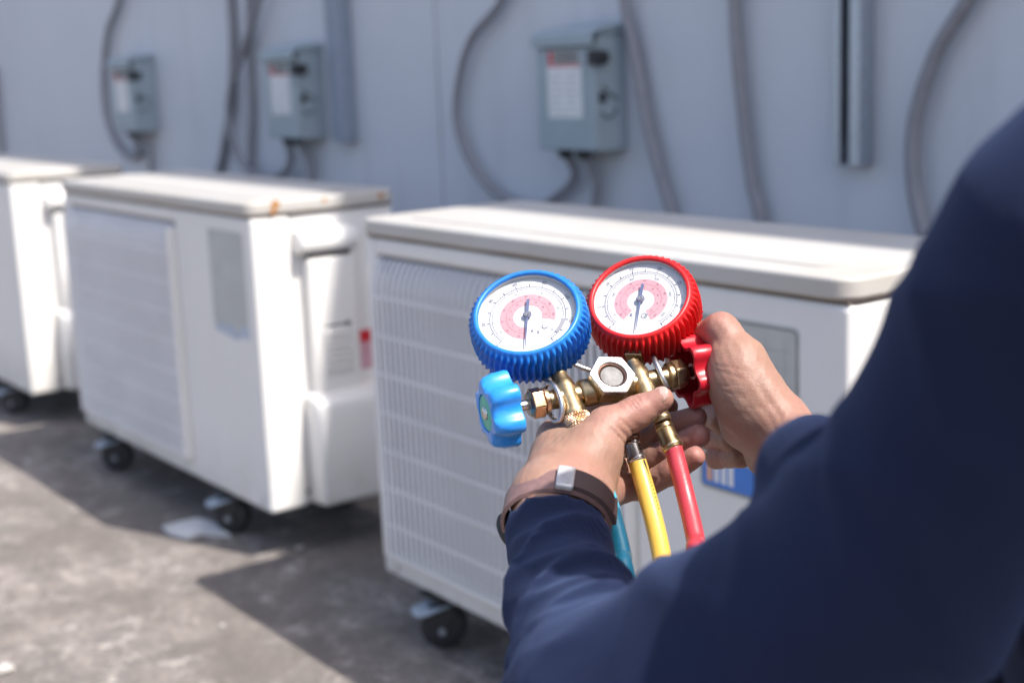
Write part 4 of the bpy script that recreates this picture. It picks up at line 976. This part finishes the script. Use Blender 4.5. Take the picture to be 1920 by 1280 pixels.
obj('trousers', mesh_np('trousers', [nets(trousers, lo, hi, .008)]), M['trouser'], person, smooth=180)
def shoe(s):
    kn = PEL+SH*s*.13+FA*.22; an = np.array([kn[0], kn[1], .07])-FA*.42
    f = lambda P: np.maximum(smin(cap(P, an, an-FA*.02-ZU*.02, .046, .046), cap(P, an-FA*.03-ZU*.01, an+FA*.02-ZU*.035+SH*s*.02, .045, .032), .03), 0.004-P[2]+0*P[0]+0*P[1])
    lo, hi = bbox([an+SH*.06+FA*.08, an-SH*.06-FA*.10], .06); return nets(f, lo, hi, .006)
for s in (-1, 1): obj('shoe', mesh_np('shoe', [shoe(s)]), M['shoe'], person, smooth=180)
def hairf(P):
    d = ell(P, HEAD+ZU*.04-FA*.008, [SH, FA, ZU], (.083, .098, .102))
    cut = cap(P, HEAD-ZU*.06+FA*.085, HEAD+ZU*.01+FA*.10, .085, .070)
    d = np.maximum(d, -cut); d = np.maximum(d, -(sum((P[i]-(HEAD-ZU*.055)[i])*(ZU+FA*.25)[i] for i in range(3))))
    return d+.0015*np.sin(P[0]*300+P[1]*170)*np.sin(P[1]*260-P[2]*90)
lo, hi = bbox([HEAD], .17); obj('hair', mesh_np('hair', [nets(hairf, lo, hi, .005)]), M['hair'], person, smooth=180)

# ------------------------------------------------------------------ wrist watch
wc = PX(1045, 966, .8795); wa = nrm(PX(1066, 925, .90)-PX(1054, 1010, .855)); wx = nrm(Rt-wa*np.dot(Rt, wa)); wy = np.cross(wa, wx); wy = wy if np.dot(wy, Up) > 0 else -wy
watch = tag(empty('wristwatch', wc), 'wristwatch with a brown leather strap on the left wrist above the navy cuff', 'wristwatch')
EA, EB = .0320, .0245
def strap(rad0, rad1, w0, w1, t0=0, t1=360, n_=72, zoff=0):
    vs = []; fs = []; full = t1-t0 >= 360; A_ = np.linspace(R(t0), R(t1), n_, endpoint=not full)
    for t in A_:
        for (dr, h) in ((rad0, w0), (rad1, w0+.0008), (rad1, w1-.0008), (rad0, w1)):
            vs.append(wc+wx*math.cos(t)*(EA+dr)+wy*math.sin(t)*(EB+dr)+wa*h)
    for i in range(n_ if full else n_-1):
        j = (i+1) % n_
        for k in range(4): l = (k+1) % 4; fs.append((i*4+k, i*4+l, j*4+l, j*4+k))
    if not full: fs += [(0, 1, 2, 3), ((n_-1)*4+3, (n_-1)*4+2, (n_-1)*4+1, (n_-1)*4)]
    return MB().add(vs, fs)
st_ = obj('strap', strap(.0, .0022, -.0120, .0120), M['leather'], watch, smooth=40)
obj('strap_tail', strap(.0024, .0050, -.0105, .0105, 5, 78, 30), M['leatherdark'], watch, smooth=40)
bk = strap(.0023, .0062, -.0130, .0110, 74, 91, 10); bk2 = strap(.0024, .0060, -.0100, .0100, 14, 19, 5)
obj('buckle', bk, M['buckle'], watch, bevel=.0022); obj('strap_keeper', bk2, M['leather'], watch)
t = R(214); cc_ = wc+wx*math.cos(t)*(EA-.001)+wy*math.sin(t)*(EB+.0); cn = nrm(wx*math.cos(t)*EB+wy*math.sin(t)*EA)
obj('watch_case', MB().lathe(cc_, cn, [(.013, -.003), (.0145, -.001), (.0145, .003), (.013, .005), (.0125, .0045), (0, .0045)], 36), M['rubber'], watch, smooth=40)
